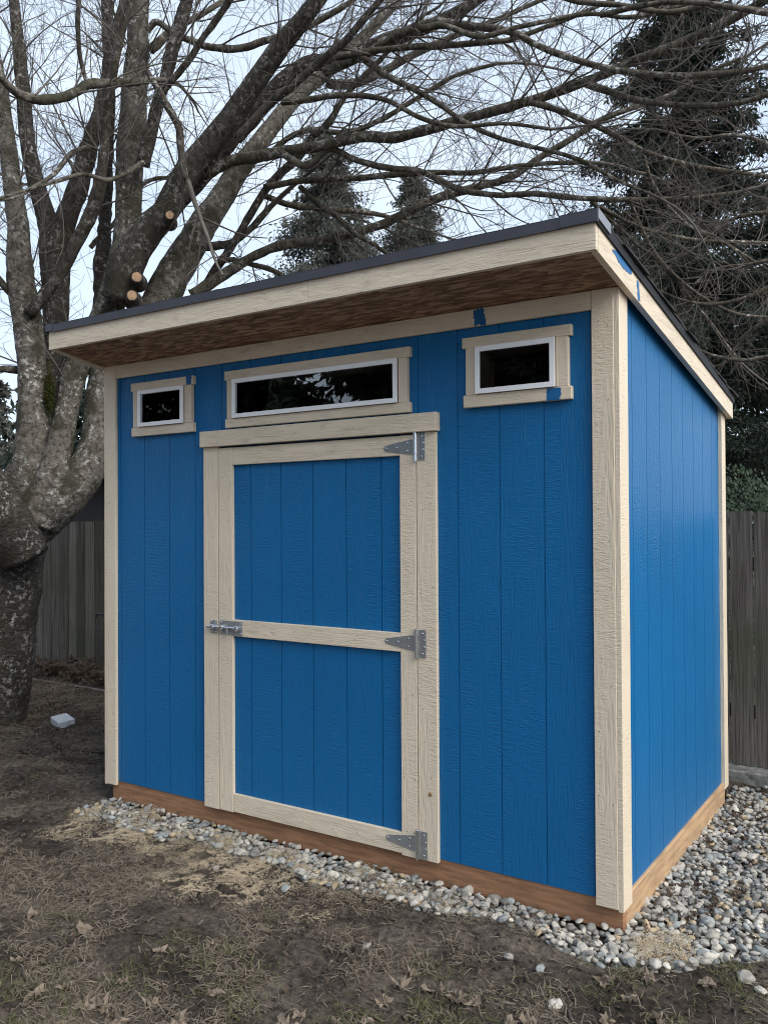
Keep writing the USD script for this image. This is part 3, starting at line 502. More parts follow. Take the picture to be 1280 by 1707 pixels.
L([(470, 170, 6), (520, 165, 6), (570, 158, 5.5), (640, 165, 5), (700, 195, 4.5), (760, 210, 4), (840, 205, 3.5), (920, 215, 3)], (6.2, 5.6), 'branch', 'bark_branch', 7)
L([(150, 412, 5), (165, 395, 5), (190, 372, 4), (215, 330, 4), (250, 300, 4), (300, 295, 3)], (7.6, 7.8), 'branch', 'bark_branch', 7)
L([(240, 270, 5), (215, 285, 5), (180, 300, 4.5), (140, 290, 4), (100, 300, 4), (50, 315, 3), (0, 330, 3)], (6.6, 6.0), 'branch', 'bark_pale', 7)
L([(150, 245, 5), (120, 255, 5), (90, 290, 4.5), (60, 310, 4), (20, 330, 3.5), (-20, 335, 3)], (6.9, 6.2), 'branch', 'bark_pale', 7)
L([(30, 500, 8), (10, 480, 7), (-10, 455, 6), (-40, 430, 5)], (7.0, 6.8), 'branch', 'bark_dark', 8, 0.5)
L([(35, 617, 7), (10, 615, 6), (-20, 616, 5), (-60, 600, 4)], (7.0, 6.6), 'branch', 'bark_dark', 8, 0.5)
# right: hanging sprays behind the roof
for q in ([(985, 335, 4), (1040, 388, 4), (1110, 450, 3.5), (1170, 520, 3), (1230, 600, 2.5)], [(1000, 345, 4), (1070, 380, 4), (1150, 398, 3.5), (1220, 402, 3), (1290, 405, 3)],
          [(1050, 335, 3.5), (1090, 420, 3.5), (1150, 480, 3), (1220, 520, 3), (1290, 530, 2.5)], [(1300, 470, 4), (1230, 500, 3.5), (1160, 505, 3), (1090, 480, 2.5), (1050, 450, 2)],
          [(1300, 590, 4), (1240, 600, 3.5), (1180, 590, 3), (1130, 560, 2.5), (1080, 535, 2)], [(1310, 350, 4), (1220, 365, 3.5), (1150, 420, 3), (1100, 440, 2.5)],
          [(1300, 520, 4), (1240, 560, 3.5), (1200, 610, 3), (1150, 600, 2.5)], [(1310, 430, 4), (1250, 440, 3.5), (1180, 455, 3), (1120, 520, 2.5)],
          [(1070, 250, 4), (1090, 310, 4), (1140, 370, 3.5), (1200, 400, 3), (1280, 450, 2.5)], [(1310, 250, 4), (1230, 225, 3.5), (1160, 230, 3), (1090, 215, 2.5)]):
    L(q, (6.3, 6.7), 'branch', 'bark_branch', 7, 1.5)
for px, py, r, d in ((283, 358, 6.5, 6.52), (228, 461, 8, 6.66), (220, 492, 8, 6.66)):
    c = at(px, py, d); dirn = at(px+6, py+3, d-0.5)-c; dirn = np.array([0.72, -0.66, -0.05]); dirn /= np.linalg.norm(dirn); rr = r*d/FPX
    v, f = tube(np.array([c-dirn*0.22, c-dirn*0.1, c]), [rr*2.1, rr*1.6, rr*1.15], 14); sb = obj('pruned_stub', (v-TO, f), 'bark_dark', tree, smooth=40)
    v, f = tube(np.array([c-dirn*0.004, c+dirn*0.004]), [rr, rr*0.97], 14); obj('cut_face', (v-TO, f), 'cut_wood', sb)
mq = np.array([at(82+R.normal(0, 3.5), 655+R.normal(0, 17), 6.86+R.normal(0, 0.03)) for _ in range(1400)])-TO; mw = R.normal(0, 1, (1400, 3)); mw[:, 2] += 0.3; mw /= np.linalg.norm(mw, axis=1, keepdims=True); ms_ = np.cross(mw, R.normal(0, 1, (1400, 3)))*0.004
obj('moss', (np.stack([mq-ms_, mq+ms_, mq+mw*0.022], 1).reshape(-1, 3), np.arange(4200).reshape(-1, 3)), 'moss_green', tree, kind='stuff')
# twigs: three generations grown from the limbs
rt = np.random.default_rng(5); SK = Soup(); SF = Soup()
def keepout(p): return ((p[:, 0] > -0.25) & (p[:, 0] < 3.3) & (p[:, 1] > -0.8) & (p[:, 1] < 2.15) & (p[:, 2] < zt(p[:, 1])+0.12)).any()
def grow(start, d, length, r0, level, seed):
    n = 7 if level == 1 else 5
    p = [start]; d = d/np.linalg.norm(d); bend = rt.normal(0, 0.22, 3); up = rt.uniform(0.0, 0.28)
    for i in range(n-1):
        d = d+bend*0.35+np.array([0, 0, up*0.35])+rt.normal(0, 0.10, 3); d /= np.linalg.norm(d); p.append(p[-1]+d*length/(n-1))
    p = np.array(p)
    if keepout(p) or (p[:, 2] < 1.7).any(): return
    if level == 1 : rr = np.linspace(r0, max(r0*0.35, 0.0017), n)
    else: rr = np.linspace(r0, max(r0*0.5, 0.0013), n)
    v, f = tube(p, rr, 5 if level == 1 else 3, cap=False); (SK if level == 1 else SF).add(v-TO, f)
    if level < 3:
        m = int(length/(0.10 if level == 1 else 0.115)*rt.uniform(0.7, 1.2))
        for j in range(m):
            i = rt.integers(1, n); t = p[i]-p[i-1]; t /= np.linalg.norm(t); w = rt.normal(0, 1, 3); w -= t*(w@t); w /= np.linalg.norm(w)
            q = p[i-1]+(p[i]-p[i-1])*rt.uniform()
            grow(q, t*0.75+w*0.8, length*rt.uniform(0.28, 0.55), max(rr[i]*0.55, 0.0017), level+1, 0)
for c, r, tw in MAIN:
    if tw <= 0: continue
    seg = np.linalg.norm(np.diff(c, axis=0), axis=1); s = np.r_[0, np.cumsum(seg)]; Lc = s[-1]
    n1 = int(Lc*5.0*tw)
    for k in range(n1):
        u = rt.uniform(0.12, 1.0)**0.8; i = min(np.searchsorted(s, u*Lc), len(c)-1); i = max(i, 1)
        if r[i] > 0.115 and rt.uniform() < 0.8: continue
        t = c[i]-c[i-1]; t /= np.linalg.norm(t); w = rt.normal(0, 1, 3); w -= t*(w@t); w /= np.linalg.norm(w)
        grow(c[i], t*rt.uniform(0.5, 1.1)+w*0.8, rt.uniform(0.45, 1.25)*(1.0 if r[i] > 0.02 else 0.75), min(max(r[i]*0.3, 0.003), 0.008), 1, 0)
    t = c[-1]-c[-2]; grow(c[-1], t, rt.uniform(0.6, 1.1), max(r[-1]*0.9, 0.004), 1, 0)
obj('small_branches', SK.mesh(), 'twig_bark', tree, smooth=True, kind='stuff')
obj('twigs', SF.mesh(), 'twig_bark', tree, smooth=True, kind='stuff')
print('twig tris', sum(map(len, SK.f)), sum(map(len, SF.f)))

# ------------------------------------------------------------------ conifers
def conifer(h, rb, seed, nb, z0=0.12, spray=0.20, droop=0.35, gap=0.25, dens=1.0, tight=1.0):
    """returns trunk and crown: whorled drooping boughs hung with small needle sprays"""
    rr = np.random.default_rng(seed); tv, tf = tube(np.array([[0, 0, 0], [0.05, 0, h*0.4], [0, 0.03, h]]), [h*0.016, h*0.010, 0.01], 9)
    TR = Soup(); TR.add(tv, tf); pos, dirs, siz = [], [], []
    for b in range(nb):
        u = rr.uniform(0, 1)**0.85; z = h*(z0+(1-z0)*u); a = rr.uniform(0, 2*np.pi); ln = rb*(1-u)**0.8*rr.uniform(0.55, 1.15)+0.12
        if rr.uniform() < gap*0.4: ln *= 0.5
        n = 8; t = np.linspace(0, 1, n); o = np.array([math.cos(a), math.sin(a), 0])
        p = np.outer(t*ln, o); p[:, 2] = z-droop*ln*(t**1.5)+0.18*ln*t**4; p += rr.normal(0, 0.03*ln, p.shape)
        v, f = tube(p, np.linspace(0.012+0.012*ln, 0.004, n), 3, cap=False); TR.add(v, f)
        m = int(dens*(28+ln*70)); s = rr.uniform(0.12, 1, m); q = np.stack([np.interp(s, t, p[:, k]) for k in range(3)], 1)
        w = rr.normal(0, 1, (m, 3)); w[:, 2] -= 0.9; w += o*0.7; w /= np.linalg.norm(w, axis=1, keepdims=True)
        q += rr.normal(0, 1, (m, 3))*np.array([0.09, 0.09, 0.06])*(0.4+ln*0.5)*tight
        pos.append(q); dirs.append(w); siz.append(rr.uniform(0.5, 1.3, m)*spray)
    pos, dirs, siz = np.vstack(pos), np.vstack(dirs), np.concatenate(siz); n = len(pos)
    V = []; F = []
    for k in range(2):
        w = rr.normal(0, 1, (n, 3)); w -= dirs*(w*dirs).sum(1, keepdims=True); w /= np.linalg.norm(w, axis=1, keepdims=True)
        a = pos-dirs*0.1*siz[:, None]; m1 = pos+dirs*siz[:, None]*0.5+w*siz[:, None]*0.17; m2 = pos+dirs*siz[:, None]*0.45-w*siz[:, None]*0.17; e_ = pos+dirs*siz[:, None]
        V.append(np.stack([a, m1, e_, m2], 1).reshape(-1, 3))
    V = np.vstack(V); i4 = np.arange(len(V)//4)*4; F = np.vstack([np.stack([i4, i4+1, i4+2], 1), np.stack([i4, i4+2, i4+3], 1)])
    return TR.mesh(), (V, F)
def plant_conifer(px, dist, h, rb, seed, nb, label, m='conifer_green', group=None, loc=None, **kw):
    p = at(px, 868, dist) if loc is None else np.array(loc, float); t = thing('conifer_tree', (p[0], p[1], -0.05), label=label, cat='tree', group=group)
    a, b = conifer(h, rb, seed, nb, **kw); obj('trunk', a, 'conifer_bark', t, smooth=True); obj('crown', b, m, t); return t
plant_conifer(1140, 16, 14.2, 3.0, 1, 330, 'tall dark conifer filling the sky behind the right end of the roof', spray=0.105, dens=3.6, tight=0.95, gap=0.3)
plant_conifer(1330, 18, 9.6, 3.0, 2, 260, 'dense dark conifer at the right edge behind the fence', spray=0.12, dens=3.5, tight=0.8)
plant_conifer(548, 22, 11.6, 3.9, 3, 300, 'pointed grey-green conifer, taller of two above the middle of the roof', 'conifer_far', spray=0.12, droop=0.5, dens=2.6, tight=1.4)
plant_conifer(692, 24, 11.6, 3.1, 4, 240, 'narrow grey-green conifer, right and shorter of two above the roof', 'conifer_far', spray=0.12, droop=0.6, dens=2.4, tight=1.5)
plant_conifer(95, 15, 4.9, 1.4, 5, 130, 'small dark evergreen glimpsed between the maple limbs at left', spray=0.2, z0=0.05)
plant_conifer(-6, 26, 6.0, 1.6, 6, 90, 'pale far conifer at the left edge beyond the outbuilding', 'conifer_far', spray=0.22, z0=0.05)
for k, (lx, ly, h, rb) in enumerate(((-3.4, -13.5, 12.0, 2.9), (-9.8, -11.5, 11.0, 2.9), (-6.4, -13.6, 12.5, 2.7), (-12.5, -9.5, 11.5, 2.9), (0.5, -14.5, 12.0, 2.8))):
    plant_conifer(0, 0, h, rb, 20+k, 300, ['dark conifer mirrored in the small right window', 'dark conifer mirrored in the left part of the wide transom window', 'dark conifer mirrored in the middle of the wide transom window', 'dark conifer mirrored in the small left window', 'dark conifer across the yard mirrored at the right in the small right window'][k], loc=(lx, ly, 0), spray=0.3)
# broadleaf shrub over the right fence
rs = np.random.default_rng(8); n = 9000
sc = at(1300, 850, 8.2); d = rs.normal(0, 1, (n, 3)); d /= np.linalg.norm(d, axis=1, keepdims=True); rad = rs.uniform(0.55, 1.0, n)**0.5
lump = 1+0.22*fbm(d*2.2, 2, 3); pos = d*rad[:, None]*lump[:, None]*np.array([0.95, 0.7, 0.95]); ax = d+rs.normal(0, 0.5, (n, 3)); ax /= np.linalg.norm(ax, axis=1, keepdims=True)
w = np.cross(ax, rs.normal(0, 1, (n, 3))); w /= np.linalg.norm(w, axis=1, keepdims=True); s = rs.uniform(0.025, 0.055, n)[:, None]
V = np.stack([pos, pos+ax*s*0.5+w*s*0.28, pos+ax*s, pos+ax*s*0.5-w*s*0.28], 1).reshape(-1, 3); i4 = np.arange(n)*4
shrub = thing('shrub', (sc[0], sc[1], 0), label='rounded green shrub rising above the fence at the right edge', cat='shrub')
obj('foliage', (V+np.array([0, 0, 1.05]), np.vstack([np.stack([i4, i4+1, i4+2], 1), np.stack([i4, i4+2, i4+3], 1)])), 'shrub_green', shrub)
obj('stem', cat([tube(np.array([[0, 0, -0.1], [q*0.3, 0.1*q, 0.7], [q*0.6, 0.2*q, 1.3]]), [0.035, 0.028, 0.012], 7) for q in (-1, 0.1, 1)]), 'conifer_bark', shrub)

# ------------------------------------------------------------------ river stones
def pebble_mesh(rr, sub=2):
    m = trimesh.creation.icosphere(sub, 1.0); v = np.array(m.vertices); v = v*(1+0.10*fbm(v*3.1+rr.uniform(0, 50, 3), 1, 2)[:, None].ravel()+0.26*fbm(v*1.3+rr.uniform(0, 50, 3), 2, 1))[:, None]
    return v*np.array([1, rr.uniform(0.55, 0.92), rr.uniform(0.40, 0.68)]), np.array(m.faces)
rp = np.random.default_rng(21)
cand = np.column_stack([rp.uniform(0, 4.9, 140000), rp.uniform(-0.42, 2.15, 140000)])
gm = gravel_mask(cand[:, 0], cand[:, 1]); cand = cand[(gm > 0.35) & ~((cand[:, 0] < 3.035) & (cand[:, 1] > -0.005)) & (rp.uniform(size=len(cand)) < gm+0.15)]
def thin(c, r):
    from scipy.spatial import cKDTree
    keep = np.ones(len(c), bool); tr = cKDTree(c)
    for i in range(len(c)):
        if keep[i]:
            for j in tr.query_ball_point(c[i], r):
                if j > i: keep[j] = False
    return c[keep]
h_ = len(cand)//2; top = thin(cand[:h_], 0.0255); low = thin(cand[h_:], 0.030)
size_t = rp.uniform(0.012, 0.0215, len(top))*np.where(rp.uniform(size=len(top)) < 0.12, 1.5, 1.0); size_l = rp.uniform(0.015, 0.024, len(low))
near = np.argsort(np.hypot(top[:, 0]-EYE[0], top[:, 1]-EYE[1])/size_t)
infr = []
for i in near:
    d = np.array([*top[i], 0])-EYE; zz = d@CF
    if abs(640+FPX*(d@CR)/zz-640) < 640 and 853.5-FPX*(d@CU)/zz < 1707: infr.append(i)
big = infr[:300]; bigset = set(big)
SMAT = ['stone_grey', 'stone_blue', 'stone_pale', 'stone_tan']; SP = [0.5, 0.2, 0.27, 0.03]
SLAB = ['mid grey rounded river pebble in the gravel bed at the shed foot', 'blue-grey rounded river pebble in the gravel bed at the shed foot', 'pale whitish rounded river pebble in the gravel bed at the shed foot', 'yellow-tan rounded river pebble in the gravel bed at the shed foot']
SGRP = ['mid grey pebbles in the gravel bed', 'blue-grey pebbles in the gravel bed', 'pale pebbles in the gravel bed', 'yellow-tan pebbles in the gravel bed']
def where(x, y):
    return 'beside the right wall' if x > 3.08 and y > 0.25 else 'off the front right corner' if x > 2.9 else 'under the right front boards' if x > 2.25 else 'under the door' if x > 0.9 else 'under the left front boards'
def rotm(rr):
    a = rr.uniform(0, 2*np.pi); c, s = math.cos(a), math.sin(a); t1, t2 = rr.normal(0, 0.3, 2)
    return trimesh.transformations.euler_matrix(t1, t2, a)[:3, :3]
bedz = lambda x, y: float(ground_z(np.array([x]), np.array([y]))[0])
tz = ground_z(top[:, 0], top[:, 1]); lz = ground_z(low[:, 0], low[:, 1])
for i in big:
    v, f = pebble_mesh(rp, 2); v = v*size_t[i]@rotm(rp).T; k = rp.choice(4, p=SP)
    x = UsdGeom.Mesh(obj('pebble', (v, f), SMAT[k], smooth=True, label=SLAB[k].replace('in the gravel bed at the shed foot', where(*top[i])), cat='pebble', group=SGRP[k].replace('in the gravel bed', where(*top[i]))))
    x.AddTranslateOp().Set(Gf.Vec3d(float(top[i, 0]), float(top[i, 1]), float(tz[i]+0.026+rp.uniform(-0.004, 0.008))))
pi = UsdGeom.PointInstancer.Define(stage, '/World/gravel'); tag(pi.GetPrim(), label='grey river stones packed in the bed around the shed foot', cat='gravel', kind='stuff')
pr = []
for k in range(12):
    v, f = pebble_mesh(rp, 1 if k % 2 else 2); mm = usdkit.mesh(stage, f'/World/gravel/stone_shape_{k:03d}', (v, f), LK+SMAT[[0, 1, 2, 0, 1, 2, 0, 1, 0, 2, 3, 0][k]], smooth=True); pr.append(mm.GetPath())
rest = [i for i in range(len(top)) if i not in bigset]
P = [(top[i, 0], top[i, 1], tz[i]+0.026+rp.uniform(-0.004, 0.008)) for i in rest]+[(x, y, z+0.006) for (x, y), z in zip(low, lz)]
S = [size_t[i] for i in rest]+list(size_l)
def quat(M): 
    q = trimesh.transformations.quaternion_from_matrix(np.block([[M, np.zeros((3, 1))], [np.zeros((1, 3)), 1]])); return Gf.Quath(*[float(z) for z in q])
pi.CreatePrototypesRel().SetTargets(pr); pi.CreatePositionsAttr([Gf.Vec3f(*map(float, q)) for q in P]); pi.CreateScalesAttr([Gf.Vec3f(float(s), float(s), float(s)) for s in S])
pi.CreateOrientationsAttr([quat(rotm(rp)) for _ in P]); pi.CreateProtoIndicesAttr([int(z) for z in rp.integers(0, 12, len(P))])
print('stones', len(top), len(low))
for px, py, r, k, lab in ((475, 1471, 0.024, 1, 'blue-grey stone lying alone on the soil before the door'), (1243, 1632, 0.031, 2, 'pale flat stone on the soil at the bottom right'), (925, 1665, 0.022, 2, 'pale stone half sunk in the soil left of the grass'), (848, 1591, 0.022, 0, 'grey stone on the soil just outside the gravel strip'),
                          (1268, 1655, 0.020, 0, 'dull grey stone beside the pale flat stone at bottom right'), (612, 1562, 0.02, 0, 'lone grey stone on bare soil below the bottom hinge'), (360, 1440, 0.018, 0, 'small grey stone on bare soil left of the door casing'), (900, 1612, 0.02, 1, 'small blue-grey stone on the soil before the blue right boards')):
    p = on(px, py, 2, -0.01); v, f = pebble_mesh(rp, 3); x = UsdGeom.Mesh(obj('stone', (v*r@rotm(rp).T, f), SMAT[k], smooth=True, label=lab, cat='stone'))
    x.AddTranslateOp().Set(Gf.Vec3d(float(p[0]), float(p[1]), bedz(p[0], p[1])+0.3*r))

# ------------------------------------------------------------------ small things on the soil
p = on(105, 1196, 2, 0.03); M = trimesh.transformations.euler_matrix(0.12, -0.10, 1.30)
b = bx(-0.065, 0.065, -0.085, 0.085, 0, 0.062, 0.005); b.apply_transform(M); b.apply_translation([0, 0, -0.008])
x = UsdGeom.Mesh(obj('concrete_block', b, 'pale_paver', label='pale grey concrete paver block lying near the maple trunk', cat='paver')); x.AddTranslateOp().Set(Gf.Vec3d(float(p[0]), float(p[1]), bedz(p[0], p[1])))
hp = np.array([on(174, 1024, 1, 1.7), on(163, 1024, 1, 1.7), on(160, 1030, 1, 1.7), on(166, 1062, 1, 1.68), on(170, 1092, 1, 1.66), on(182, 1094, 1, 1.62)]); hp = spline(np.column_stack([hp, np.ones(6)]), 40)[:, :3]
hp = np.vstack([hp[0]+np.array([0.35, 0.05, 0]), hp, hp[-1]+np.array([0.3, -0.05, 0])]); o = hp[-1].copy(); o[2] = 0
hd = thing('hand_cart', tuple(o), label='black tube handle of a hand cart behind the left shed corner', cat='hand cart')
fr = [tube(hp-o, 0.011, 8)]+[tube(np.array([q, [q[0], q[1]+0.05, -0.02]])-np.array([0, 0, 0]), 0.013, 8) for q in (np.array([0.0, 0, 0.35]), np.array([0.28, 0, 0.35]))]
zc = hp[-1][2]; fr += [tube(np.array([[-0.3, -0.0, zc], [0.02, 0, 0.35]]), 0.011, 8)]
obj('frame', cat(fr), 'black_steel', hd, smooth=40)
obj('toe_plate', bx(-0.02, 0.30, -0.14, 0.03, 0.0, 0.006), 'black_steel', hd)
obj('grip_clamp', cat([bx(q[0]-o[0]-0.012, q[0]-o[0]+0.012, q[1]-o[1]-0.012, q[1]-o[1]+0.012, q[2]-0.016, q[2]+0.016, 0.004) for q in (hp[22], hp[34])]), 'black_steel', hd)
p, q = on(48, 1148, 1, 1.78), on(172, 1148, 1, 1.78); p[2] = q[2] = 0.03
obj('board', bx(p[0], q[0]+0.4, 1.76, 1.80, -0.03, 0.055, 0.003), 'old_board', label='weathered ground board edging the leaf pile at the fence foot', cat='board')
def stick(pts, r, lab, z=0.0):
    c = np.array([on(px, py, 2, 0.0) for px, py in pts]); c[:, 2] = ground_z(c[:, 0], c[:, 1])+r*0.8+z; c = spline(np.column_stack([c, np.ones(len(c))]), 9)[:, :3]; o = c[0].copy()
    c[1:-1] += R.normal(0, 0.004, (7, 3)); v, f = tube(c-o, np.linspace(r, r*0.6, 9), 6); x = UsdGeom.Mesh(obj('stick', (v, f), 'stick_bark', smooth=True, label=lab, cat='stick')); x.AddTranslateOp().Set(Gf.Vec3d(*map(float, o)))
stick([(82, 1546), (105, 1556), (124, 1566)], 0.007, 'thick dark stick at left among the dry leaves')
stick([(230, 1538), (252, 1541), (272, 1547)], 0.006, 'dark curved stick on soil left of centre')
stick([(37, 1592), (42, 1625), (50, 1644)], 0.004, 'thin pale stick pointing upward at the left edge')
stick([(340, 1590), (348, 1608), (356, 1620)], 0.004, 'thin stick beside the grass tuft at bottom middle')
stick([(948, 1665), (955, 1685), (960, 1705)], 0.006, 'forked looking stick below the pale half sunk stone')
stick([(1213, 1655), (1222, 1680), (1236, 1704)], 0.005, 'dark stick below the pale flat stone at bottom right')
stick([(118, 1246), (150, 1245), (176, 1244)], 0.010, 'straight dark stick at the left shed corner')
stick([(520, 1610), (560, 1606), (600, 1606)], 0.003, 'thin straight twig across the soil before the door')
stick([(690, 1690), (700, 1672), (712, 1660)], 0.0035, 'short pale twig at the bottom right of centre')
stick([(830, 1645), (870, 1650), (905, 1640)], 0.004, 'twig left of the small pale stone at bottom right')
stick([(300, 1352), (340, 1352), (372, 1353)], 0.004, 'thin twig on the gravel under the door casing')
stick([(428, 1412), (445, 1408), (462, 1411)], 0.005, 'reddish twig scrap on the sawdust before the gravel')
def leaf(rr, s):
    """a curled lobed maple leaf"""
    n = 22; a = np.linspace(0, 2*np.pi, n, endpoint=False); lob = 0.45+0.55*np.abs(np.cos(2.5*(a+rr.normal(0, 0.1, n))))**1.2; rad = s*lob*(1-0.35*(np.abs(((a+np.pi) % (2*np.pi))-np.pi) > 2.7))*rr.uniform(0.6, 1.15, n)
    p = np.stack([rad*np.cos(a), rad*np.sin(a), np.zeros(n)], 1); q = p*0.5; p = np.vstack([[[0, 0, 0]], q, p]); k1, k2 = rr.uniform(2, 9, 2); th = rr.uniform(0, 6.28)
    u = p[:, 0]*math.cos(th)+p[:, 1]*math.sin(th); w = -p[:, 0]*math.sin(th)+p[:, 1]*math.cos(th)
    p[:, 2] = k1*u**2*1.3+k2*w**2*0.5*(1 if rr.uniform() < 0.6 else -1)+rr.normal(0, 0.16*s, len(p))+0.45*w*u/s; p[:, :2] += rr.normal(0, 0.10*s, (len(p), 2)); p[:, 0] *= rr.uniform(0.5, 1.0); p[:, 1] *= rr.uniform(0.75, 1.0)
    f = []
    for i in range(n):
        j = (i+1) % n; f += [[0, 1+i, 1+j], [1+i, 1+n+i, 1+n+j], [1+i, 1+n+j, 1+j]]
    return p, np.array(f)
rl = np.random.default_rng(31)
spot = lambda px, py: 'by the gravel edge' if py < 1500 else 'at the left edge of the yard' if px < 130 else 'left of the bottom centre' if px < 420 else 'at the bottom centre' if px < 720 else 'before the boards right of the door' if px < 960 else 'at the bottom right below the gravel'
def drop(px, py, s, lab=None, grp='dry maple leaves on the bare soil'):
    s *= 1.2
    c = on(px, py, 2, 0.0); v, f = leaf(rl, s); v = v@trimesh.transformations.euler_matrix(*rl.normal(0, 0.25, 2), rl.uniform(0, 6.28))[:3, :3].T; v[:, 2] -= np.percentile(v[:, 2], 20)
    x = UsdGeom.Mesh(obj('fallen_leaf', (v, f), 'leaf_pale', smooth=False, label=lab or f'curled dry maple leaf on bare soil {spot(px, py)}', cat='leaf', group=None if lab else f'{grp}, {spot(px, py)}')); x.AddTranslateOp().Set(Gf.Vec3d(float(c[0]), float(c[1]), bedz(c[0], c[1])+0.006))
drop(143, 1537, 0.042, 'light tan spread maple leaf beside the thick dark stick'); drop(52, 1512, 0.036, 'grey-brown maple leaf at left above the thick dark stick'); drop(295, 1688, 0.045, 'tan curled leaf at the bottom edge left of centre')
drop(350, 1566, 0.032); drop(726, 1632, 0.048, 'broad pale leaf beside the grass right of the bottom centre'); drop(765, 1645, 0.045); drop(665, 1623, 0.04)
for px, py, s in ((60, 1640, .04), (165, 1650, .05), (140, 1655, .045), (175, 1660, .04), (200, 1690, .04), (250, 1655, .035), (205, 1620, .03), (90, 1690, .04), (30, 1585, .03), (110, 1632, .035), (360, 1640, .03), (560, 1685, .03), (690, 1605, .03), (790, 1650, .03),
                  (610, 1690, .035), (640, 1655, .03), (480, 1690, .04), (500, 1670, .03), (455, 1700, .03), (1010, 1622, .04), (1080, 1620, .035), (1130, 1600, .03), (1180, 1640, .035), (1010, 1690, .035), (1100, 1690, .035), (880, 1690, .035), (930, 1700, .04), (1050, 1655, .03), (850, 1695, .03), (545, 1460, .025), (85, 1425, .03), (20, 1460, .03), (265, 1570, .03), (420, 1560, .025)): drop(px, py, s)
rg = np.random.default_rng(41)
def scatter(n, fn, x0=-3.6, x1=4.6, y0=-2.0, y1=2.2):
    """points on the open soil kept with probability fn(x, y)"""
    x, y = rg.uniform(x0, x1, n), rg.uniform(y0, y1, n); ok = rg.uniform(size=n) < fn(x, y); ok &= ~((x > -0.02) & (x < 3.07) & (y > -0.01) & (y < 1.9)); return x[ok], y[ok]
def flat_bits(x, y, ln, wd, lift, tilt, curl=0.0):
    n = len(x); z = ground_z(x, y)+lift; a = rg.uniform(0, 2*np.pi, n); el = np.abs(rg.normal(0, tilt, n)); L_ = rg.uniform(*ln, n); w_ = rg.uniform(*wd, n)
    d = np.stack([np.cos(a)*np.cos(el), np.sin(a)*np.cos(el), np.sin(el)], 1); s = np.stack([-np.sin(a), np.cos(a), rg.normal(0, 0.5, n)], 1); s /= np.linalg.norm(s, axis=1, keepdims=True)
    c = np.stack([x, y, z], 1); b = rg.normal(0, curl, (n, 3))*L_[:, None]; m = c+d*L_[:, None]*0.5+b; e_ = c+d*L_[:, None]; e_[:, 2] -= 0.25*L_*np.sin(el); h = s*w_[:, None]*0.5
    V = np.stack([c-h*0.7, c+h*0.7, m+h, m-h, e_+h*0.15, e_-h*0.15], 1).reshape(-1, 3); k = np.arange(n)*6
    return V, np.vstack([np.stack([k, k+1, k+2], 1), np.stack([k, k+2, k+3], 1), np.stack([k+3, k+2, k+4], 1), np.stack([k+3, k+4, k+5], 1)])
TUFT = [(20, 1690, .30, 1.0), (60, 1670, .2, .6), (130, 1640, .16, .45), (215, 1615, .14, .5), (100, 1580, .12, .3), (15, 1600, .12, .5), (355, 1580, .14, .5), (385, 1640, .16, .6), (290, 1560, .12, .4), (110, 1525, .12, .5), (245, 1600, .1, .4), (620, 1690, .2, .7), (700, 1660, .16, .6), (760, 1680, .14, .5), (790, 1660, .12, .3), (720, 1600, .12, .4),
        (1195, 1600, .11, 1.0), (1225, 1610, .09, .8), (1030, 1600, .14, .7), (1060, 1590, .1, .5), (1000, 1605, .1, .4), (1250, 1665, .15, .5), (1150, 1680, .14, .35), (640, 1475, .05, .8), (55, 1330, .1, .4), (125, 1345, .1, .5), (60, 1290, .1, .3), (450, 1510, .1, .25), (430, 1590, .1, .4), (890, 1640, .1, .4), (1010, 1660, .14, .5)]
TC = [(*on(px, py, 2, 0.0)[:2], r, w) for px, py, r, w in TUFT]
def tuftw(x, y):
    o = np.zeros_like(x)
    for cx, cy, r, w in TC: o = np.maximum(o, w*np.exp(-((x-cx)**2+(y-cy)**2)/(2*(r*0.55)**2)))
    pn = NZ(np.stack([x*14, y*14, 0*x], 1), 9); return o*np.clip(0.6+0.9*pn, 0, 1.2)
bedm = lambda x, y: 1-0.97*gravel_mask(x, y)
x, y = scatter(900000, lambda x, y: tuftw(x, y)*0.6*np.where(tuftw(x, y) > 0.05, 1, 0)*(1-0.8*gravel_mask(x, y)))
V1, F1 = flat_bits(x, y, (0.02, 0.065), (0.0016, 0.0032), 0.001, 0.6, 0.10)
obj('grass', (V1, F1), 'grass_green', label='sparse yellow-green grass tufts growing out of the bare soil', cat='grass', kind='stuff')
straw_n = lambda x, y: np.clip(0.40+1.1*NZ(np.stack([x*2.1, y*2.1, 0*x+4], 1), 13)+1.2*NZ(np.stack([x*6, y*6, 0*x+1], 1), 17)+0.9*NZ(np.stack([x*17, y*17, 0*x+1], 1), 19), 0.0, 1)
x, y = scatter(620000, lambda x, y: (0.02+0.9*straw_n(x, y)**2.2+0.45*tuftw(x, y))*(1-0.88*gravel_mask(x, y))*0.45)
V2, F2 = flat_bits(x, y, (0.014, 0.065), (0.0018, 0.0042), 0.003, 0.26, 0.16); V2[:, 2] += np.repeat(rg.uniform(0.01, 0.045, len(x))*gravel_mask(x, y), 6)
obj('dead_grass', (V2, F2), 'straw', label='flattened straw-coloured dead grass strewn over the soil', cat='dead grass', kind='stuff')
x, y = scatter(150000, lambda x, y: (0.06+0.22*straw_n(x, y))*(1-0.45*gravel_mask(x, y))+0.35*np.clip((-0.4-x), 0, 1)*np.clip(y, 0, 1))
V3, F3 = flat_bits(x, y, (0.008, 0.030), (0.005, 0.016), 0.002, 0.40, 0.18); V3[:, 2] += np.repeat(rg.uniform(0.02, 0.05, len(x))*gravel_mask(x, y), 6)
obj('leaf_crumbs', (V3, F3), 'dead_leaf', label='broken bits of dry leaves littering the soil', cat='leaf litter', kind='stuff')
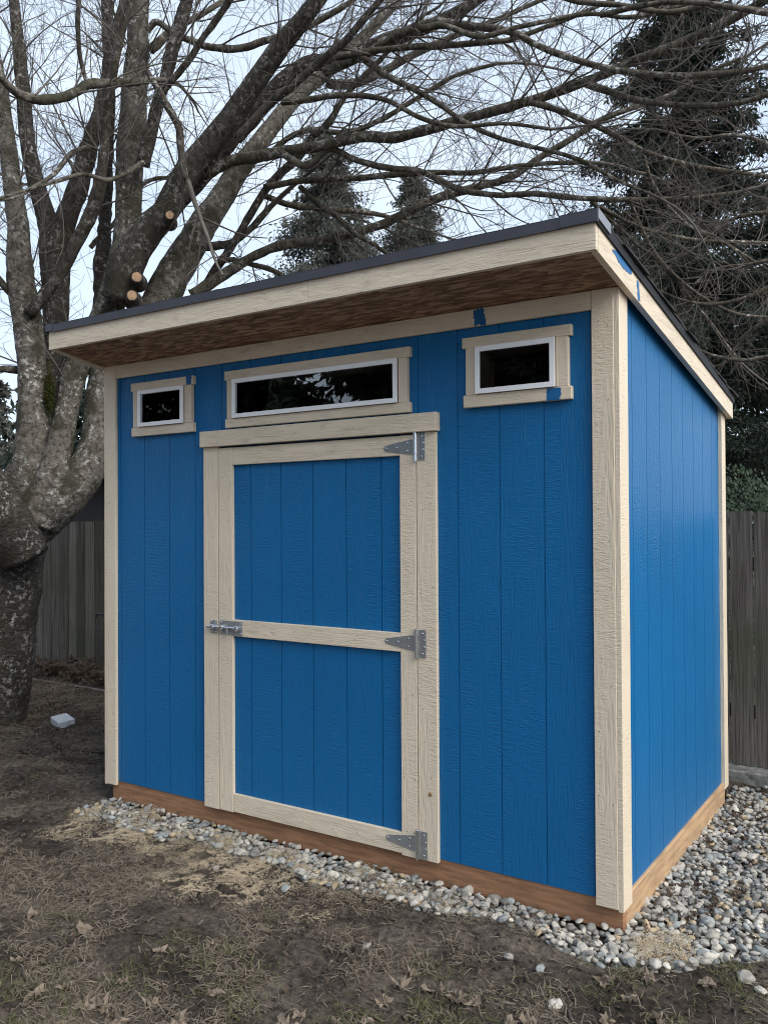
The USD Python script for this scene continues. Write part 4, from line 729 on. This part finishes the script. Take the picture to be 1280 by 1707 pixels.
SAW = [(*on(px, py, 2, 0)[:2], r, w) for px, py, r, w in ((1110, 1568, .09, 1.0), (1090, 1590, .07, .7), (270, 1392, .14, .5), (330, 1415, .16, .55), (390, 1440, .14, .5), (460, 1420, .10, .7), (480, 1455, .10, .4), (230, 1350, .12, .5), (170, 1340, .12, .35), (550, 1465, .12, .3), (300, 1440, .14, .4), (200, 1380, .15, .5), (380, 1395, .1, .6), (160, 1345, .14, .6), (230, 1375, .14, .6), (300, 1385, .10, .6), (430, 1425, .08, .9), (500, 1440, .07, .8), (600, 1450, .08, .4), (120, 1370, .12, .3), (320, 1460, .14, .3), (420, 1470, .12, .35), (520, 1500, .1, .2), (660, 1480, .1, .4), (250, 1345, .07, .7), (1075, 1570, .06, .8), (1130, 1590, .06, .8), (740, 1500, .1, .3))]
def saww(x, y):
    o = np.zeros_like(x)
    for cx, cy, r, w in SAW: o = np.maximum(o, w*np.exp(-((x-cx)**2+(y-cy)**2)/(2*(r*0.6)**2)))
    return o*np.clip(0.62+0.8*NZ(np.stack([x*13, y*13, 0*x], 1), 23)+0.7*NZ(np.stack([x*37, y*37, 0*x], 1), 24), 0, 1.3)
x, y = scatter(3500000, lambda x, y: saww(x, y)*1.1*(1-0.35*gravel_mask(x, y)), 0.0-1.2, 3.6, -1.0, 0.6)
V4, F4 = flat_bits(x, y, (0.002, 0.008), (0.0014, 0.0034), 0.003, 0.3, 0.1); V4[:, 2] += np.repeat(rg.uniform(0.01, 0.055, len(x))*gravel_mask(x, y), 6)
obj('sawdust', (V4, F4), 'shaving', label='pale sawdust and shavings sprinkled along the gravel edge', cat='sawdust', kind='stuff')
# soil crumbs
cs = Soup(); x, y = scatter(30000, lambda x, y: (0.25+0.6*(1-straw_n(x, y)))*bedm(x, y)); z = ground_z(x, y); ic = trimesh.creation.icosphere(0, 1.0); iv = np.array(ic.vertices); jf = np.array(ic.faces)
s = rg.uniform(0.003, 0.011, len(x))*np.where(rg.uniform(size=len(x)) < 0.04, 2.0, 1); vv = iv[None]*s[:, None, None]*rg.uniform(0.6, 1.3, (len(x), 12, 1))+np.stack([x, y, z], 1)[:, None]
obj('soil_crumbs', (vv.reshape(-1, 3), (jf[None]+12*np.arange(len(x))[:, None, None]).reshape(-1, 3)), 'soil', label='dark crumbs of soil scattered over the bare yard', cat='soil', kind='stuff')
# leaf pile at the fence foot
Lp = Soup()
for k in range(420):
    x = rl.uniform(-4.6, -0.7); y = min(2.25, 1.83+abs(rl.normal(0, 0.17))); v, f = leaf(rl, rl.uniform(0.035, 0.07)); v = v@trimesh.transformations.euler_matrix(*rl.normal(0, 0.6, 2), rl.uniform(0, 6.28))[:3, :3].T
    Lp.add(v+np.array([x, y, bedz(x, y)+0.03+rl.uniform(0, 0.10)*np.clip((-x-1.2)/1.5, 0.2, 1)]), f)
for k in range(160):
    x = rl.uniform(-3.2, -0.3); y = rl.uniform(-0.2, 1.7); v, f = leaf(rl, rl.uniform(0.02, 0.045)); v = v@trimesh.transformations.euler_matrix(*rl.normal(0, 0.4, 2), rl.uniform(0, 6.28))[:3, :3].T; Lp.add(v+np.array([x, y, bedz(x, y)+0.008]), f)
for k in range(260):
    x = rl.uniform(3.08, 4.4); y = rl.uniform(0.1, 2.1); v, f = leaf(rl, rl.uniform(0.012, 0.034)); v = v@trimesh.transformations.euler_matrix(*rl.normal(0, 0.4, 2), rl.uniform(0, 6.28))[:3, :3].T; Lp.add(v+np.array([x, y, bedz(x, y)+0.045]), f)
obj('leaf_litter', Lp.mesh(), 'dead_leaf', label='heap of curled brown leaves along the fence foot and yard', cat='leaf litter', kind='stuff')
